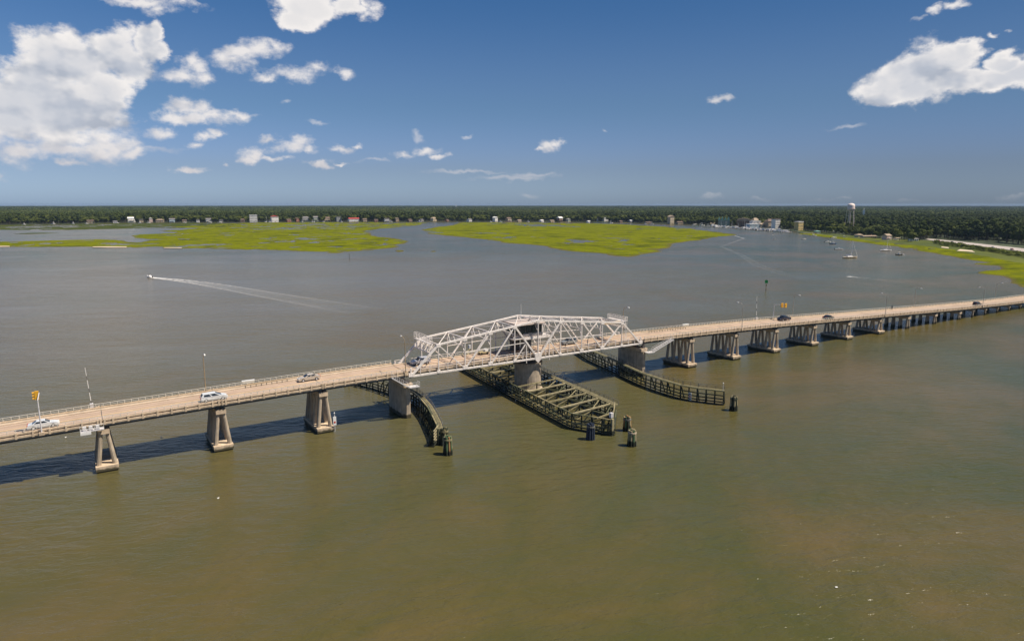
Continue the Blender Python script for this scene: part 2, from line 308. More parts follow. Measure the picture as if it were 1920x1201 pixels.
# bridge road surface: broom-finished tan concrete with lengthwise wear
def road_mat():
    m, nt, b = new_mat('road_concrete'); N, L = nt.nodes, nt.links
    g = N.new('ShaderNodeNewGeometry')
    mp = N.new('ShaderNodeMapping'); mp.inputs['Scale'].default_value = (0.035, 2.4, 1); L.new(g.outputs['Position'], mp.inputs[0])
    n = N.new('ShaderNodeTexNoise'); n.inputs['Scale'].default_value = 1.0; n.inputs['Detail'].default_value = 5; L.new(mp.outputs[0], n.inputs['Vector'])
    n2 = N.new('ShaderNodeTexNoise'); n2.inputs['Scale'].default_value = 0.35; n2.inputs['Detail'].default_value = 8; L.new(g.outputs['Position'], n2.inputs['Vector'])
    ad = N.new('ShaderNodeMath'); ad.operation = 'MULTIPLY_ADD'; L.new(n2.outputs['Fac'], ad.inputs[0]); ad.inputs[1].default_value = 0.5; L.new(n.outputs['Fac'], ad.inputs[2])
    r = N.new('ShaderNodeValToRGB'); r.color_ramp.elements[0].position = 0.55; r.color_ramp.elements[1].position = 0.92
    r.color_ramp.elements[0].color = (0.33, 0.235, 0.165, 1); r.color_ramp.elements[1].color = (0.55, 0.405, 0.30, 1); L.new(ad.outputs[0], r.inputs[0])
    sx = N.new('ShaderNodeSeparateXYZ'); L.new(g.outputs['Position'], sx.inputs[0]); acc = None
    for yc in (147.95, 149.65, 151.75, 153.4):
        q = N.new('ShaderNodeMath'); q.operation = 'SUBTRACT'; L.new(sx.outputs[1], q.inputs[0]); q.inputs[1].default_value = yc
        a = N.new('ShaderNodeMath'); a.operation = 'ABSOLUTE'; L.new(q.outputs[0], a.inputs[0])
        mr = N.new('ShaderNodeMapRange'); mr.interpolation_type = 'SMOOTHSTEP'; L.new(a.outputs[0], mr.inputs[0]); mr.inputs[1].default_value = .55; mr.inputs[2].default_value = .1; mr.inputs[3].default_value = 0; mr.inputs[4].default_value = 1
        if acc is None: acc = mr.outputs[0]
        else: z = N.new('ShaderNodeMath'); z.operation = 'ADD'; L.new(acc, z.inputs[0]); L.new(mr.outputs[0], z.inputs[1]); acc = z.outputs[0]
    tw = N.new('ShaderNodeMath'); tw.operation = 'MULTIPLY'; L.new(acc, tw.inputs[0]); L.new(n.outputs['Fac'], tw.inputs[1])
    mx = N.new('ShaderNodeMix'); mx.data_type = 'RGBA'; tk = N.new('ShaderNodeMath'); tk.operation = 'MULTIPLY'; L.new(tw.outputs[0], tk.inputs[0]); tk.inputs[1].default_value = .7
    L.new(tk.outputs[0], mx.inputs[0]); L.new(r.outputs[0], mx.inputs[6]); mx.inputs[7].default_value = (0.24, 0.17, 0.12, 1)
    L.new(mx.outputs[2], b.inputs['Base Color']); b.inputs['Roughness'].default_value = 0.9
    return m
M['road'] = road_mat()
M['sidewalk'] = mat('sidewalk', (0.52, 0.41, 0.30), 0.9, 0.2, 0.6, bump=0.1)

# ------------------------------------------------------------------ water
def water_mat():
    m, nt, b = new_mat('river_water'); N, L = nt.nodes, nt.links
    g = N.new('ShaderNodeNewGeometry'); P = g.outputs['Position']
    def nz(scale, detail=4, rough=0.55, sc=(1, 1, 1), rot=0.0, dist=0.0):
        mp = N.new('ShaderNodeMapping'); mp.vector_type = 'TEXTURE'; mp.inputs['Scale'].default_value = (1/sc[1], 1/sc[0], 1); mp.inputs['Rotation'].default_value = (0, 0, rot); L.new(P, mp.inputs[0])
        n = N.new('ShaderNodeTexNoise'); n.inputs['Scale'].default_value = scale; n.inputs['Detail'].default_value = detail; n.inputs['Roughness'].default_value = rough
        n.inputs['Distortion'].default_value = dist; L.new(mp.outputs[0], n.inputs['Vector']); return n.outputs['Fac']
    def mth(op, a, b2=None, c=None):
        n = N.new('ShaderNodeMath'); n.operation = op
        for i, v in enumerate((a, b2, c)):
            if v is None: continue
            if isinstance(v, (int, float)): n.inputs[i].default_value = v
            else: L.new(v, n.inputs[i])
        return n.outputs[0]
    silt = nz(0.013, 7, 0.6, dist=0.9); silt2 = nz(0.05, 6, 0.65, sc=(1, 0.5, 1), rot=0.5, dist=0.8)
    s = mth('ADD', mth('MULTIPLY', silt, 0.75), mth('MULTIPLY', silt2, 0.25))
    r = N.new('ShaderNodeValToRGB'); e = r.color_ramp.elements; e[0].position = 0.38; e[1].position = 0.60
    e[0].color = (0.054, 0.061, 0.014, 1); e[1].color = (0.112, 0.083, 0.027, 1)
    L.new(s, r.inputs[0])
    # broad pale patch on the left: reflected bright cloud painted into the water colour
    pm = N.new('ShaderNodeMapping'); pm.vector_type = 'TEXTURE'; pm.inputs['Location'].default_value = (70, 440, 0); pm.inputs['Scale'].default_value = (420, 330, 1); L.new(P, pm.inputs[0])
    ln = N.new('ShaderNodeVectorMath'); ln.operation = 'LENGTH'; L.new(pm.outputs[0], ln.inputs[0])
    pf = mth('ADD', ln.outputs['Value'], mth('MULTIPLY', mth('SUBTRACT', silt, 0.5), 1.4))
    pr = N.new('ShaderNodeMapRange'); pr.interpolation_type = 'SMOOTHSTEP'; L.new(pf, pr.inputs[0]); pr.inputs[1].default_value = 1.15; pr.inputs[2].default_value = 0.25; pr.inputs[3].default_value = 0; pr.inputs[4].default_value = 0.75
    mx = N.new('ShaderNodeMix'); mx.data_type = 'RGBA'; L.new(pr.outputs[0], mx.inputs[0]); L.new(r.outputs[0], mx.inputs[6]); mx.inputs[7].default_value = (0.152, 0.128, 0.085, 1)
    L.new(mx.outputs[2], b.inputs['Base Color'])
    b.inputs['IOR'].default_value = 1.33; b.inputs['Roughness'].default_value = 0.21; b.inputs['Specular IOR Level'].default_value = 0.50
    ROT = math.radians(-22)
    w1 = nz(0.55, 4, 0.6, sc=(1, 0.42, 1), rot=ROT, dist=0.3); w2 = nz(1.9, 3, 0.6, sc=(1, 0.55, 1), rot=ROT+0.25); w3 = nz(0.11, 3, 0.5, sc=(1, 0.45, 1), rot=ROT-0.3)
    gust = nz(0.012, 4, 0.6, sc=(1, 0.4, 1), rot=-0.3)
    gm = N.new('ShaderNodeMapRange'); L.new(gust, gm.inputs[0]); gm.inputs[1].default_value = 0.35; gm.inputs[2].default_value = 0.65; gm.inputs[3].default_value = 0.35; gm.inputs[4].default_value = 1.45
    hgt = mth('ADD', mth('ADD', mth('MULTIPLY', w1, 0.34), mth('MULTIPLY', w2, 0.07)), mth('MULTIPLY', w3, 0.55))
    hgt = mth('MULTIPLY', hgt, gm.outputs[0]); hgt = mth('ADD', hgt, mth('MULTIPLY', nz(4.5, 2, 0.6), 0.02))
    bp = N.new('ShaderNodeBump'); bp.inputs['Strength'].default_value = 1.0; bp.inputs['Distance'].default_value = 1.28
    L.new(hgt, bp.inputs['Height']); L.new(bp.outputs[0], b.inputs['Normal'])
    return m
M['water'] = water_mat()
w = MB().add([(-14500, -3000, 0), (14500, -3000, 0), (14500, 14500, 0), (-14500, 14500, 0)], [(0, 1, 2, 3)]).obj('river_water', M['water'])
w['kind'] = 'structure'

# ------------------------------------------------------------------ numpy noise
def _hash(ix, iy, s):
    h = (ix.astype(np.int64)*374761393 + iy.astype(np.int64)*668265263 + s*982451653) & 0xffffffff
    h = ((h ^ (h >> 13))*1274126177) & 0xffffffff
    return ((h ^ (h >> 16)) & 0xffff)/65535.0
def vnoise(x, y, s=0):
    ix = np.floor(x).astype(np.int64); iy = np.floor(y).astype(np.int64); fx = x-ix; fy = y-iy
    fx = fx*fx*(3-2*fx); fy = fy*fy*(3-2*fy)
    a = _hash(ix, iy, s); b = _hash(ix+1, iy, s); c = _hash(ix, iy+1, s); d = _hash(ix+1, iy+1, s)
    return (a*(1-fx)+b*fx)*(1-fy) + (c*(1-fx)+d*fx)*fy
def fbm(x, y, s=0, o=5):
    t = 0; a = 0.5; tot = 0
    for k in range(o): t = t + a*vnoise(x*2**k, y*2**k, s+k*17); tot += a; a *= 0.55
    return t/tot
def in_poly(px, py, poly):
    ins = np.zeros(px.shape, bool); n = len(poly); j = n-1
    for i in range(n):
        xi, yi = poly[i][:2]; xj, yj = poly[j][:2]
        with np.errstate(divide='ignore', invalid='ignore'):
            c = ((yi > py) != (yj > py)) & (px < (xj-xi)*(py-yi)/(yj-yi+1e-12)+xi)
        ins ^= c; j = i
    return ins
def poly_dist(px, py, poly):
    d = np.full(px.shape, 1e9)
    for i in range(len(poly)):
        ax, ay = poly[i-1][:2]; bx, by = poly[i][:2]; vx, vy = bx-ax, by-ay; L2 = vx*vx+vy*vy+1e-9
        t = np.clip(((px-ax)*vx+(py-ay)*vy)/L2, 0, 1)
        d = np.minimum(d, np.hypot(px-ax-t*vx, py-ay-t*vy))
    return d

# ------------------------------------------------------------------ land: outline of the far and right shores
SHORE = [(-700, 425), (-300, 423), (0, 421.5), (120, 420), (200, 418), (300, 417.4), (480, 416.6), (700, 416), (860, 415.2), (1000, 415.6), (1100, 416.5), (1180, 418), (1240, 420), (1300, 421.5),
         (1340, 422.4), (1400, 426.3), (1440, 429.3), (1490, 434), (1500, 437.0), (1555, 443), (1600, 449.5), (1653, 455.5), (1719, 463.5), (1762, 470), (1806, 477), (1850, 487), (1900, 498), (1960, 512), (2100, 545)]
land = [at(*p) for p in SHORE]
land_poly = [(p.x, p.y) for p in land]
end = land[-1]; st = land[0]
land_poly += [(2600, 60), (14300, -1500), (14300, 5500), (10200, 10200), (4000, 14000), (-3500, 14000), (-11500, 9500)]
def ground_obj(name, poly, z, m, label=None):
    vs = [(x, y, z) for x, y in poly] + [(x, y, z-1.6) for x, y in poly]; n = len(poly)
    me = bpy.data.meshes.new(name); me.from_pydata(vs, [], [tuple(range(n))] + [(k, (k+1) % n, n+(k+1) % n, n+k) for k in range(n)]); me.update()
    bm = bmesh.new(); bm.from_mesh(me); bmesh.ops.triangulate(bm, faces=[f for f in bm.faces if len(f.verts) > 4]); bmesh.ops.recalc_face_normals(bm, faces=bm.faces); bm.to_mesh(me); bm.free()
    me.materials.append(m); o = inst(name, me); o['kind'] = 'structure'; return o
M['soil'] = mat('soil', (0.050, 0.065, 0.028), 0.95, 0.5, 0.03)
M['lawn'] = foliage('lawn', (0.055, 0.075, 0.014), (0.115, 0.13, 0.020), 0.05)
ground_obj('ground', land_poly, 0.7, M['soil'])

# marsh: spartina flats as height fields, low places are flooded
MARSH_L = [(150,463.6),(235,464),(345,465.8),(430,466.8),(520,468),(560,470),(600,473),(640,475.6),(665,472.4),(700,468.5),(740,464.6),(758,456),(765,451.5),(752,449.5),(738,447.3),(712,443.5),(692,438),(688,433.5),(708,428.6),(750,426),(785,422.6),(799,417.6),(700,416.6),(480,417.4),(420,419),(330,424),(380,428),(300,433),(330,437),(255,440),(240,446),(300,449),(250,455),(160,459)]
MARSH_LB = [(-60,463),(0,462.5),(60,463.6),(150,463),(235,463.8),(262,457),(230,450.5),(190,447.5),(110,446.5),(60,450),(0,453),(-60,454)]
MARSH_LC = [(-300,431),(0,431),(120,431.5),(240,428.5),(400,427),(470,420),(420,418),(300,418),(200,419),(100,421),(0,422),(-300,424)]
MARSH_LD = [(-300,440),(0,438.6),(60,438.8),(180,434.8),(185,433.4),(60,436.4),(0,436.4),(-300,437)]
MARSH_R = [(789,432.5),(800,436.5),(830,441),(880,446.5),(940,453),(990,459.5),(1020,463),(1060,469.5),(1110,475),(1150,479.5),(1172,481.5),(1185,479.5),(1200,474.5),(1240,465.5),(1262,456.8),(1300,453),(1330,448),(1352,443.5),(1378,441.4),(1390,440),(1370,437.6),(1340,434),(1300,429),(1240,424.5),(1170,420.5),(1100,418.6),(1000,417.2),(860,416.8),(852,419.5),(850,422),(800,427.6)]
SHORE_R = [(1500,438.4),(1552,445),(1600,452),(1653,459),(1719,468.5),(1762,476),(1806,484.5),(1850,493),(1812,494),(1850,498),(1880,499),(1895,504),(1850,510),(1852,514),(1890,517),(1905,523),(1890,530),(1900,538),(1940,546),(2100,600),(2100,525),(1960,498),(1900,486),(1850,478),(1806,470.5),(1762,464),(1719,459.5),(1653,452),(1600,446),(1555,440.2),(1500,435)]
SPOTS = [[(1850,512.5),(1870,509),(1900,511),(1925,514.5),(1925,518),(1900,517.5),(1880,517)],[(737,470.5),(745,468.3),(758,470),(752,472.4),(742,472.5)],[(808,471.2),(818,470),(822,471.2),(815,472)],[(0,451),(30,446.5),(70,447.3),(110,449),(60,453)],[(320,424.8),(420,424.2),(400,427.5),(330,427.2)]]
def marsh_mat(name, stops, wet):
    m, nt, b = new_mat(name); N, L = nt.nodes, nt.links
    g = N.new('ShaderNodeNewGeometry')
    n = N.new('ShaderNodeTexNoise'); n.inputs['Scale'].default_value = 0.02; n.inputs['Detail'].default_value = 9; n.inputs['Roughness'].default_value = 0.72; L.new(g.outputs['Position'], n.inputs['Vector'])
    r = N.new('ShaderNodeValToRGB'); r.color_ramp.elements[0].position = stops[0][0]; r.color_ramp.elements[0].color = (*stops[0][1], 1)
    r.color_ramp.elements[1].position = stops[-1][0]; r.color_ramp.elements[1].color = (*stops[-1][1], 1)
    for p, c in stops[1:-1]: e = r.color_ramp.elements.new(p); e.color = (*c, 1)
    L.new(n.outputs['Fac'], r.inputs[0])
    sx = N.new('ShaderNodeSeparateXYZ'); L.new(g.outputs['Position'], sx.inputs[0])
    mr = N.new('ShaderNodeMapRange'); L.new(sx.outputs[2], mr.inputs[0]); mr.inputs[1].default_value = 0.02; mr.inputs[2].default_value = 0.30
    mx = N.new('ShaderNodeMix'); mx.data_type = 'RGBA'; L.new(mr.outputs[0], mx.inputs[0]); mx.inputs[6].default_value = (*wet, 1); L.new(r.outputs[0], mx.inputs[7])
    L.new(mx.outputs[2], b.inputs['Base Color']); b.inputs['Roughness'].default_value = 0.95; b.inputs['Specular IOR Level'].default_value = 0.0
    return m
M['marsh'] = marsh_mat('marsh_grass', [(0.36, (0.050, 0.062, 0.012)), (0.44, (0.098, 0.114, 0.008)), (0.53, (0.155, 0.168, 0.005)), (0.60, (0.094, 0.114, 0.009)), (0.68, (0.150, 0.130, 0.040))], (0.10, 0.085, 0.04))
M['marsh_dark'] = marsh_mat('marsh_dark', [(0.36, (0.035, 0.05, 0.015)), (0.5, (0.055, 0.07, 0.02)), (0.66, (0.09, 0.10, 0.02))], (0.06, 0.055, 0.03))
M['sand'] = mat('sand', (0.62, 0.50, 0.36), 0.95, 0.15, 0.05)
def marsh(name, poly_px, m, label, pool=0.40, edge=6.0, nx=520, ny=110, sparse=0.0, seed=3, hmax=0.55):
    polyw = [at(*p) for p in poly_px]; polyw = [(p.x, p.y) for p in polyw]
    xs = [p[0] for p in poly_px]; ys = [p[1] for p in poly_px]
    az0, az1 = [math.atan2(v-CX, FPX*math.cos(PITCH)) for v in (min(xs)-6, max(xs)+6)]
    d0, d1 = [H*FPX/(v-YH) for v in (max(ys)+3, min(ys)-1)]
    A = np.linspace(az0-0.01, az1+0.01, nx); D = 1/np.linspace(1/(d0*0.93), 1/(d1*1.12), ny)
    AA, DD = np.meshgrid(A, D); X = np.cos(PSI-AA)*DD; Y = np.sin(PSI-AA)*DD
    wx = (fbm(X/60, Y/60, seed+40)-0.5)*2*edge*3; wy = (fbm(X/60, Y/60, seed+50)-0.5)*2*edge*3
    ins = in_poly(X+wx, Y+wy, polyw); dist = poly_dist(X+wx, Y+wy, polyw)
    sd_ = np.where(ins, dist, -dist)
    base = np.clip(sd_/14.0, -1, 1)*hmax
    n = fbm(X/26, Y/26, seed, 5); n2 = fbm(X/190, Y/190, seed+9, 4)
    z = base + (fbm(X/9, Y/9, seed+5, 3)-0.5)*0.35*(sd_ > 0)
    poolm = np.clip((pool - (n*0.55+n2*0.45))/0.035, 0, 1)
    pxv = CX+np.tan(AA)*FPX*math.cos(PITCH)
    if sparse > 0:      # the flat thins out into tufts and open water towards the left bay
        ragged = fbm(X/34, Y/34, seed+77, 5); poolm = np.maximum(poolm, np.clip((0.33+sparse*np.clip((420-pxv)/330, 0, 1)-ragged)/0.03, 0, 1))
    z = z - poolm*1.2
    z = np.maximum(z, -0.6)
    idx = np.arange(nx*ny).reshape(ny, nx); q = np.stack([idx[:-1, :-1], idx[:-1, 1:], idx[1:, 1:], idx[1:, :-1]], -1).reshape(-1, 4)
    zz = z.reshape(-1); keep = (zz[q].max(1) > 0.0); q = q[keep]
    used = np.unique(q); rem = np.full(nx*ny, -1); rem[used] = np.arange(len(used)); q = rem[q]
    V = np.stack([X.reshape(-1)[used], Y.reshape(-1)[used], zz[used]], 1)
    me = bpy.data.meshes.new(name); me.from_pydata(V.tolist(), [], q.tolist()); me.update(); me.materials.append(m)
    me.polygons.foreach_set('use_smooth', [True]*len(me.polygons))
    o = inst(name, me); o['kind'] = 'stuff'; tag(o, label, 'marsh'); return o
marsh('marsh_grass', MARSH_L, M['marsh'], 'bright green marsh flat left of the winding creek mouth', sparse=0.16, pool=0.405, nx=620, ny=150)
marsh('marsh_grass', MARSH_R, M['marsh'], 'bright green arrow-shaped marsh flat right of the creek mouth', pool=0.372, nx=620, ny=150, seed=23)
marsh('marsh_grass', MARSH_LB, M['marsh'], 'broken low strip of marsh grass at the left edge of the bay', sparse=0.10, pool=0.45, nx=300, ny=60, seed=5)
marsh('marsh_grass', MARSH_LC, M['marsh_dark'], 'dull dark green marsh strip below the tall woods on the left', sparse=0.10, pool=0.40, nx=400, ny=60, seed=8)
marsh('marsh_grass', MARSH_LD, M['marsh_dark'], 'thin dark mud and grass bar across the left bay', pool=0.30, nx=300, ny=24, seed=9, edge=2, hmax=1.2)
marsh('marsh_grass', SHORE_R, M['marsh'], 'marsh fringe along the right shore below the road', pool=0.385, nx=520, ny=170, seed=13, edge=4, hmax=1.1)
for k, sp in enumerate(SPOTS):
    marsh('marsh_grass', sp, M['marsh'], ['detached grass tuft island off the right shore', 'small round grass islet in the creek mouth', 'tiny grass islet in the middle of the creek', 'ragged grass islet in the far left bay', 'narrow grass islet under the wooded left shore'][k], pool=0.30, nx=70, ny=26, seed=60+k, edge=2)
def flat_patch(name, poly_px, z, m, label, cat):
    pw = [at(*p) for p in poly_px]; o = ground_obj(name, [(p.x, p.y) for p in pw], z, m); del o['kind']; o['kind'] = 'structure'; return o
flat_patch('sand_beach', [(172,464.3),(200,464.6),(236,464.4),(238,463.0),(210,462.8),(176,463.1)], 0.62, M['sand'], '', '')
flat_patch('sand_beach', [(-30,463.2),(18,462.9),(18,461.8),(-30,461.9)], 0.62, M['sand'], '', '')
flat_patch('sand_beach', [(307,465.6),(342,466),(340,464.8),(309,464.6)], 0.62, M['sand'], '', '')
flat_patch('sand_beach', [(1794,471.5),(1812,472.5),(1828,474.2),(1822,470.8),(1800,468.6)], 0.95, M['sand'], '', '')
flat_patch('sand_beach', [(1764,465.2),(1779,466.8),(1778,464.8),(1766,463.6)], 0.95, M['sand'], '', '')
# grassy verge of the shore road and the road itself
flat_patch('grass_verge', [(1500,434.6),(1555,440.6),(1600,447),(1653,453.4),(1719,461.4),(1762,467.6),(1806,474.4),(1850,483),(1900,493),(1960,506),(2100,538),(2100,488),(1960,478),(1920,474),(1850,465),(1800,459),(1745,452.6),(1700,450),(1650,447),(1600,443),(1550,437.5),(1500,431.8)], 0.80, M['lawn'], '', '')
M['shore_road'] = mat('shore_road', (0.42, 0.37, 0.33), 0.9, 0.15, 0.1)
road_px = [(1735,449.6),(1745,451.8),(1790,457),(1830,462.2),(1880,468.6),(1920,473.8),(1980,482),(2100,500)]
road_up = [(2100,489),(1980,474.6),(1920,467.6),(1880,463.2),(1830,457.6),(1790,453.2),(1745,448.9),(1735,448.2)]
flat_patch('shore_road', road_px+road_up, 1.15, M['shore_road'], '', '')
rl = MB()
for a, b_ in zip(road_px[:-1], road_px[1:]):
    for f_ in (0.5,):
        pa, pb = at(*a, 1.155), at(*b_, 1.155); ia = road_px.index(a)
        ua, ub = at(*road_up[len(road_up)-1-ia], 1.155), at(*road_up[len(road_up)-2-ia], 1.155)
        p = pa.lerp(ua, f_); q = pb.lerp(ub, f_); n_ = (q-p).cross(Vector((0,0,1))).normalized()*0.15
        rl.add([p-n_, q-n_, q+n_, p+n_], [(0,1,2,3)])
o = rl.obj('road_marking', M['line_yellow']); o['kind'] = 'structure'; o.location.z = 0.004

# ------------------------------------------------------------------ bridge: profile and approach decks
RK = [(-80, 8.6), (-40, 9.7), (-15, 10.5), (20, 11.28), (45, 11.85), (62, 12.05), (100, 12.12), (138, 11.92), (157, 11.6), (197, 10.65), (261, 8.4), (324, 6.15), (375, 4.7), (430, 3.9), (520, 3.4)]
_xs = np.arange(-90, 540, 1.0); _r = np.interp(_xs, [k[0] for k in RK], [k[1] for k in RK]); _r = np.convolve(np.pad(_r, 8, mode='edge'), np.ones(17)/17, 'valid')
def R(x): return float(np.interp(x, _xs, _r))
YN, YF = 145.45, 155.75          # outer faces of the railings
def strip(x0, x1, sec, step=3.5):
    """extrude a closed (y, dz) section along the bridge, following the road profile"""
    n = max(1, int(math.ceil((x1-x0)/step))); m_ = len(sec); mb = MB(); vs = []; fs = []
    for k in range(n+1):
        x = x0+(x1-x0)*k/n; r = R(x); vs += [(x, y, r+z) for y, z in sec]
    for k in range(n):
        for j in range(m_): a = k*m_+j; b_ = k*m_+(j+1) % m_; fs.append((a, b_, b_+m_, a+m_))
    fs.append(tuple(range(m_-1, -1, -1))); fs.append(tuple(n*m_+j for j in range(m_)))
    return mb.add(vs, fs)
def rect(y0, y1, z0, z1): return [(y0, z0), (y1, z0), (y1, z1), (y0, z1)]
M['railpost'] = M['rail']
POST = MB().box((-0.045, -0.045, 0), (0.045, 0.045, 0.66)).mesh('rail_post', M['rail'])
BRKN = MB().box((-0.17, -0.17, -0.95), (0.17, 0.10, 0.14)).mesh('parapet_pier', M['concrete_pale'])
def approach(x0, x1, joints, label, conduit, post_step):
    t = thing('approach_bridge', label, 'bridge', (0, 0, 0))
    cuts = [x0] + [j for j in joints if x0 < j < x1] + [x1]
    stuff_post = MB()
    for a, b_ in zip(cuts[:-1], cuts[1:]):
        a2, b2 = a+0.03, b_-0.03
        strip(a2, b2, rect(146.95, 154.25, -1.45, -1.15)).obj('road_slab', M['road'], t)
        strip(a2, b2, rect(145.75, 146.95, -1.42, -0.97)).obj('sidewalk', M['sidewalk'], t)
        strip(a2, b2, rect(154.25, 155.45, -1.42, -0.97)).obj('sidewalk', M['sidewalk'], t)
        strip(a2, b2, rect(YN-0.12, 145.747, -1.52, -1.16)).obj('fascia_beam', M['concrete_pale'], t)
        strip(a2, b2, rect(155.453, YF+0.12, -1.52, -1.16)).obj('fascia_beam', M['concrete_pale'], t)
        strip(a2, b2, rect(YN, 145.72, -0.90, -0.66)).obj('parapet_beam', M['concrete_pale'], t)
        strip(a2, b2, rect(155.48, YF, -0.90, -0.66)).obj('parapet_beam', M['concrete_pale'], t)
        for y in (146.55, 149.25, 151.95, 154.65):
            g = strip(a2, b2, [(y-.22, -1.455), (y+.22, -1.455), (y+.22, -1.50), (y+.03, -1.52), (y+.03, -2.26), (y+.24, -2.28), (y+.24, -2.33), (y-.24, -2.33), (y-.24, -2.28), (y-.03, -2.26), (y-.03, -1.52), (y-.22, -1.50)], 7)
            g.obj('girder', M['girder'], t)
        for y in (YN+0.12, YF-0.12):
            strip(a2, b2, rect(y-.05, y+.05, -0.06, 0.02)).obj('handrail', M['rail'], t)
            strip(a2, b2, rect(y-.025, y+.025, -0.37, -0.32)).obj('mid_rail', M['rail'], t)
        strip(a2, b2, rect(150.50, 150.60, -1.146, -1.142)).obj('centre_line', M['line_yellow'], t)
        strip(a2, b2, rect(150.72, 150.82, -1.146, -1.142)).obj('centre_line', M['line_yellow'], t)
        for y in (147.35, 153.85): strip(a2, b2, rect(y-.05, y+.05, -1.146, -1.142)).obj('edge_line', M['line_white'], t)
        if conduit: strip(a2+0.3, b2-0.9, rect(146.02, 146.16, -1.93, -1.79)).obj('conduit', M['pipe'], t)
    nb = 0
    x = x0+0.4; k = 0
    while x < x1-0.2:
        big = (k % 2 == 0)
        for side, y in ((0, YN+0.12), (1, YF-0.12)):
            if x < 262: inst('rail_post', POST, t, (x, y, R(x)-0.67))
            else: stuff_post.box((x-.045, y-.045, R(x)-.67), (x+.045, y+.045, R(x)))
            if big: inst('parapet_pier', BRKN, t, (x, (YN if side == 0 else YF-0.0), R(x)-0.70), (0, 0, 0 if side == 0 else math.pi))
        x += post_step; k += 1
    if stuff_post.v:
        o = stuff_post.obj('rail_posts', M['rail'], t); o['kind'] = 'stuff'
    for j in joints:                                             # paired posts and expansion joint at every pier
        if x0 < j < x1:
            for y in (YN+0.12, YF-0.12):
                for dx in (-0.32, 0.32): inst('joint_post', BRKN, t, (j+dx, y-0.12 if y < 150 else y+0.12, R(j)-0.62), (0, 0, 0 if y < 150 else math.pi))
            MB().box((j-.06, 146.95, R(j)-1.142), (j+.06, 154.25, R(j)-1.13)).obj('expansion_joint', M['steel_dark'], t)
    return t
LJ = [-19.6, 1.2, 21.9, 43.1]
RJ = [158.2, 178.8, 199.2, 220.6, 241.8, 263.0, 283.4, 304.6, 325.4, 337.3, 349.0, 360.8, 372.6, 384.3, 396.0, 407.8, 419.6, 431.4, 443.2, 455.0]
approach(-60, 63.2, LJ, 'tan concrete approach deck running in from the left, with traffic signal', True, 1.25)
approach(137.6, 470, RJ, 'long tan concrete approach deck descending to the right shore', False, 1.30)

# ------------------------------------------------------------------ bridge piers
def mesh_pier(name, x, footing, label, rows=4):
    t = thing(name, label, 'bridge pier', (x, 0, 0), group='concrete piers carrying the approach decks')
    top = R(x)-2.62; cb = top-0.92
    MB().box((-.97, 145.75, cb), (.97, 155.6, top)).obj('pier_cap', M['concrete_pale'], t)
    for y in (146.55, 149.25, 151.95, 154.65):
        for dx in (-0.45, 0.45): MB().box((dx-.22, y-.3, top), (dx+.22, y+.3, R(x)-2.335)).obj('bearing', M['steel_dark'], t)
    zb = 1.25 if footing else -1.0
    ys = [146.35, 149.3, 152.2, 155.0]
    hgt = cb-zb; spread = 1.35 if footing else 0.95
    for y in ys:
        for s_ in (-1, 1):
            MB().tube((s_*spread, y, zb), (s_*0.56, y, cb+0.02), 0.46, 0.38, 10).obj('column', M['concrete'], t, smooth=False)
    if footing:
        MB().box((-1.9, 145.2, 0.30), (1.9, 156.3, 1.25)).obj('footing', M['concrete_pale'], t)
        MB().box((-1.72, 145.4, -1.0), (1.72, 156.1, 0.298)).obj('footing_base', M['concrete_wet'], t)
    return t
PL = {-19.6: 'concrete pier beyond the left edge of the river view', 1.2: 'concrete pier with splayed legs below the traffic signal, leftmost pier', 21.9: 'concrete pier with splayed legs below the white minivan',
      43.1: 'concrete pier with splayed legs and a gauge board at its footing', 158.2: 'concrete pier with splayed legs, first right of the swing span', 178.8: 'concrete pier with splayed legs, second right of the swing span',
      199.2: 'concrete pier with splayed legs, third right of the swing span', 220.6: 'concrete pier with splayed legs, fourth right of the swing span', 241.8: 'concrete pier with splayed legs, fifth right of the swing span',
      263.0: 'smallest footed pier, sixth right of the swing span', 283.4: 'pier without footing, first of the three standing straight in water', 304.6: 'pier without footing, second of the three standing straight in water', 325.4: 'pier without footing, last one before the slender bents'}
for x, lab in PL.items(): mesh_pier('bridge_pier', x, x < 270, lab)
for k, x in enumerate(RJ[9:]):
    t = thing('pile_bent', 'slender three-column bent under the low right end of the bridge, number %s from the last big pier' % ['one','two','three','four','five','six','seven','eight','nine','ten','eleven'][k] if False else
              ['slender bent right after the last big pier', 'slender bent, second after the last big pier', 'slender bent, third after the last big pier', 'slender bent, fourth after the last big pier', 'slender bent, fifth after the last big pier',
               'slender bent, sixth after the last big pier', 'slender bent, seventh after the last big pier', 'slender bent, eighth after the last big pier', 'slender bent, ninth after the last big pier', 'slender bent, tenth after the last big pier', 'slender bent, eleventh after the last big pier'][k],
              'bridge pier', (x, 0, 0), group='slender bents at the right end of the bridge')
    top = R(x)-2.335
    MB().box((-.5, 145.8, top-0.75), (.5, 155.5, top)).obj('pier_cap', M['concrete_pale'], t)
    for y in (146.3, 150.6, 154.9): MB().tube((0, y, -1), (0, y, top-.74), 0.42, n=10).obj('column', M['concrete'], t)

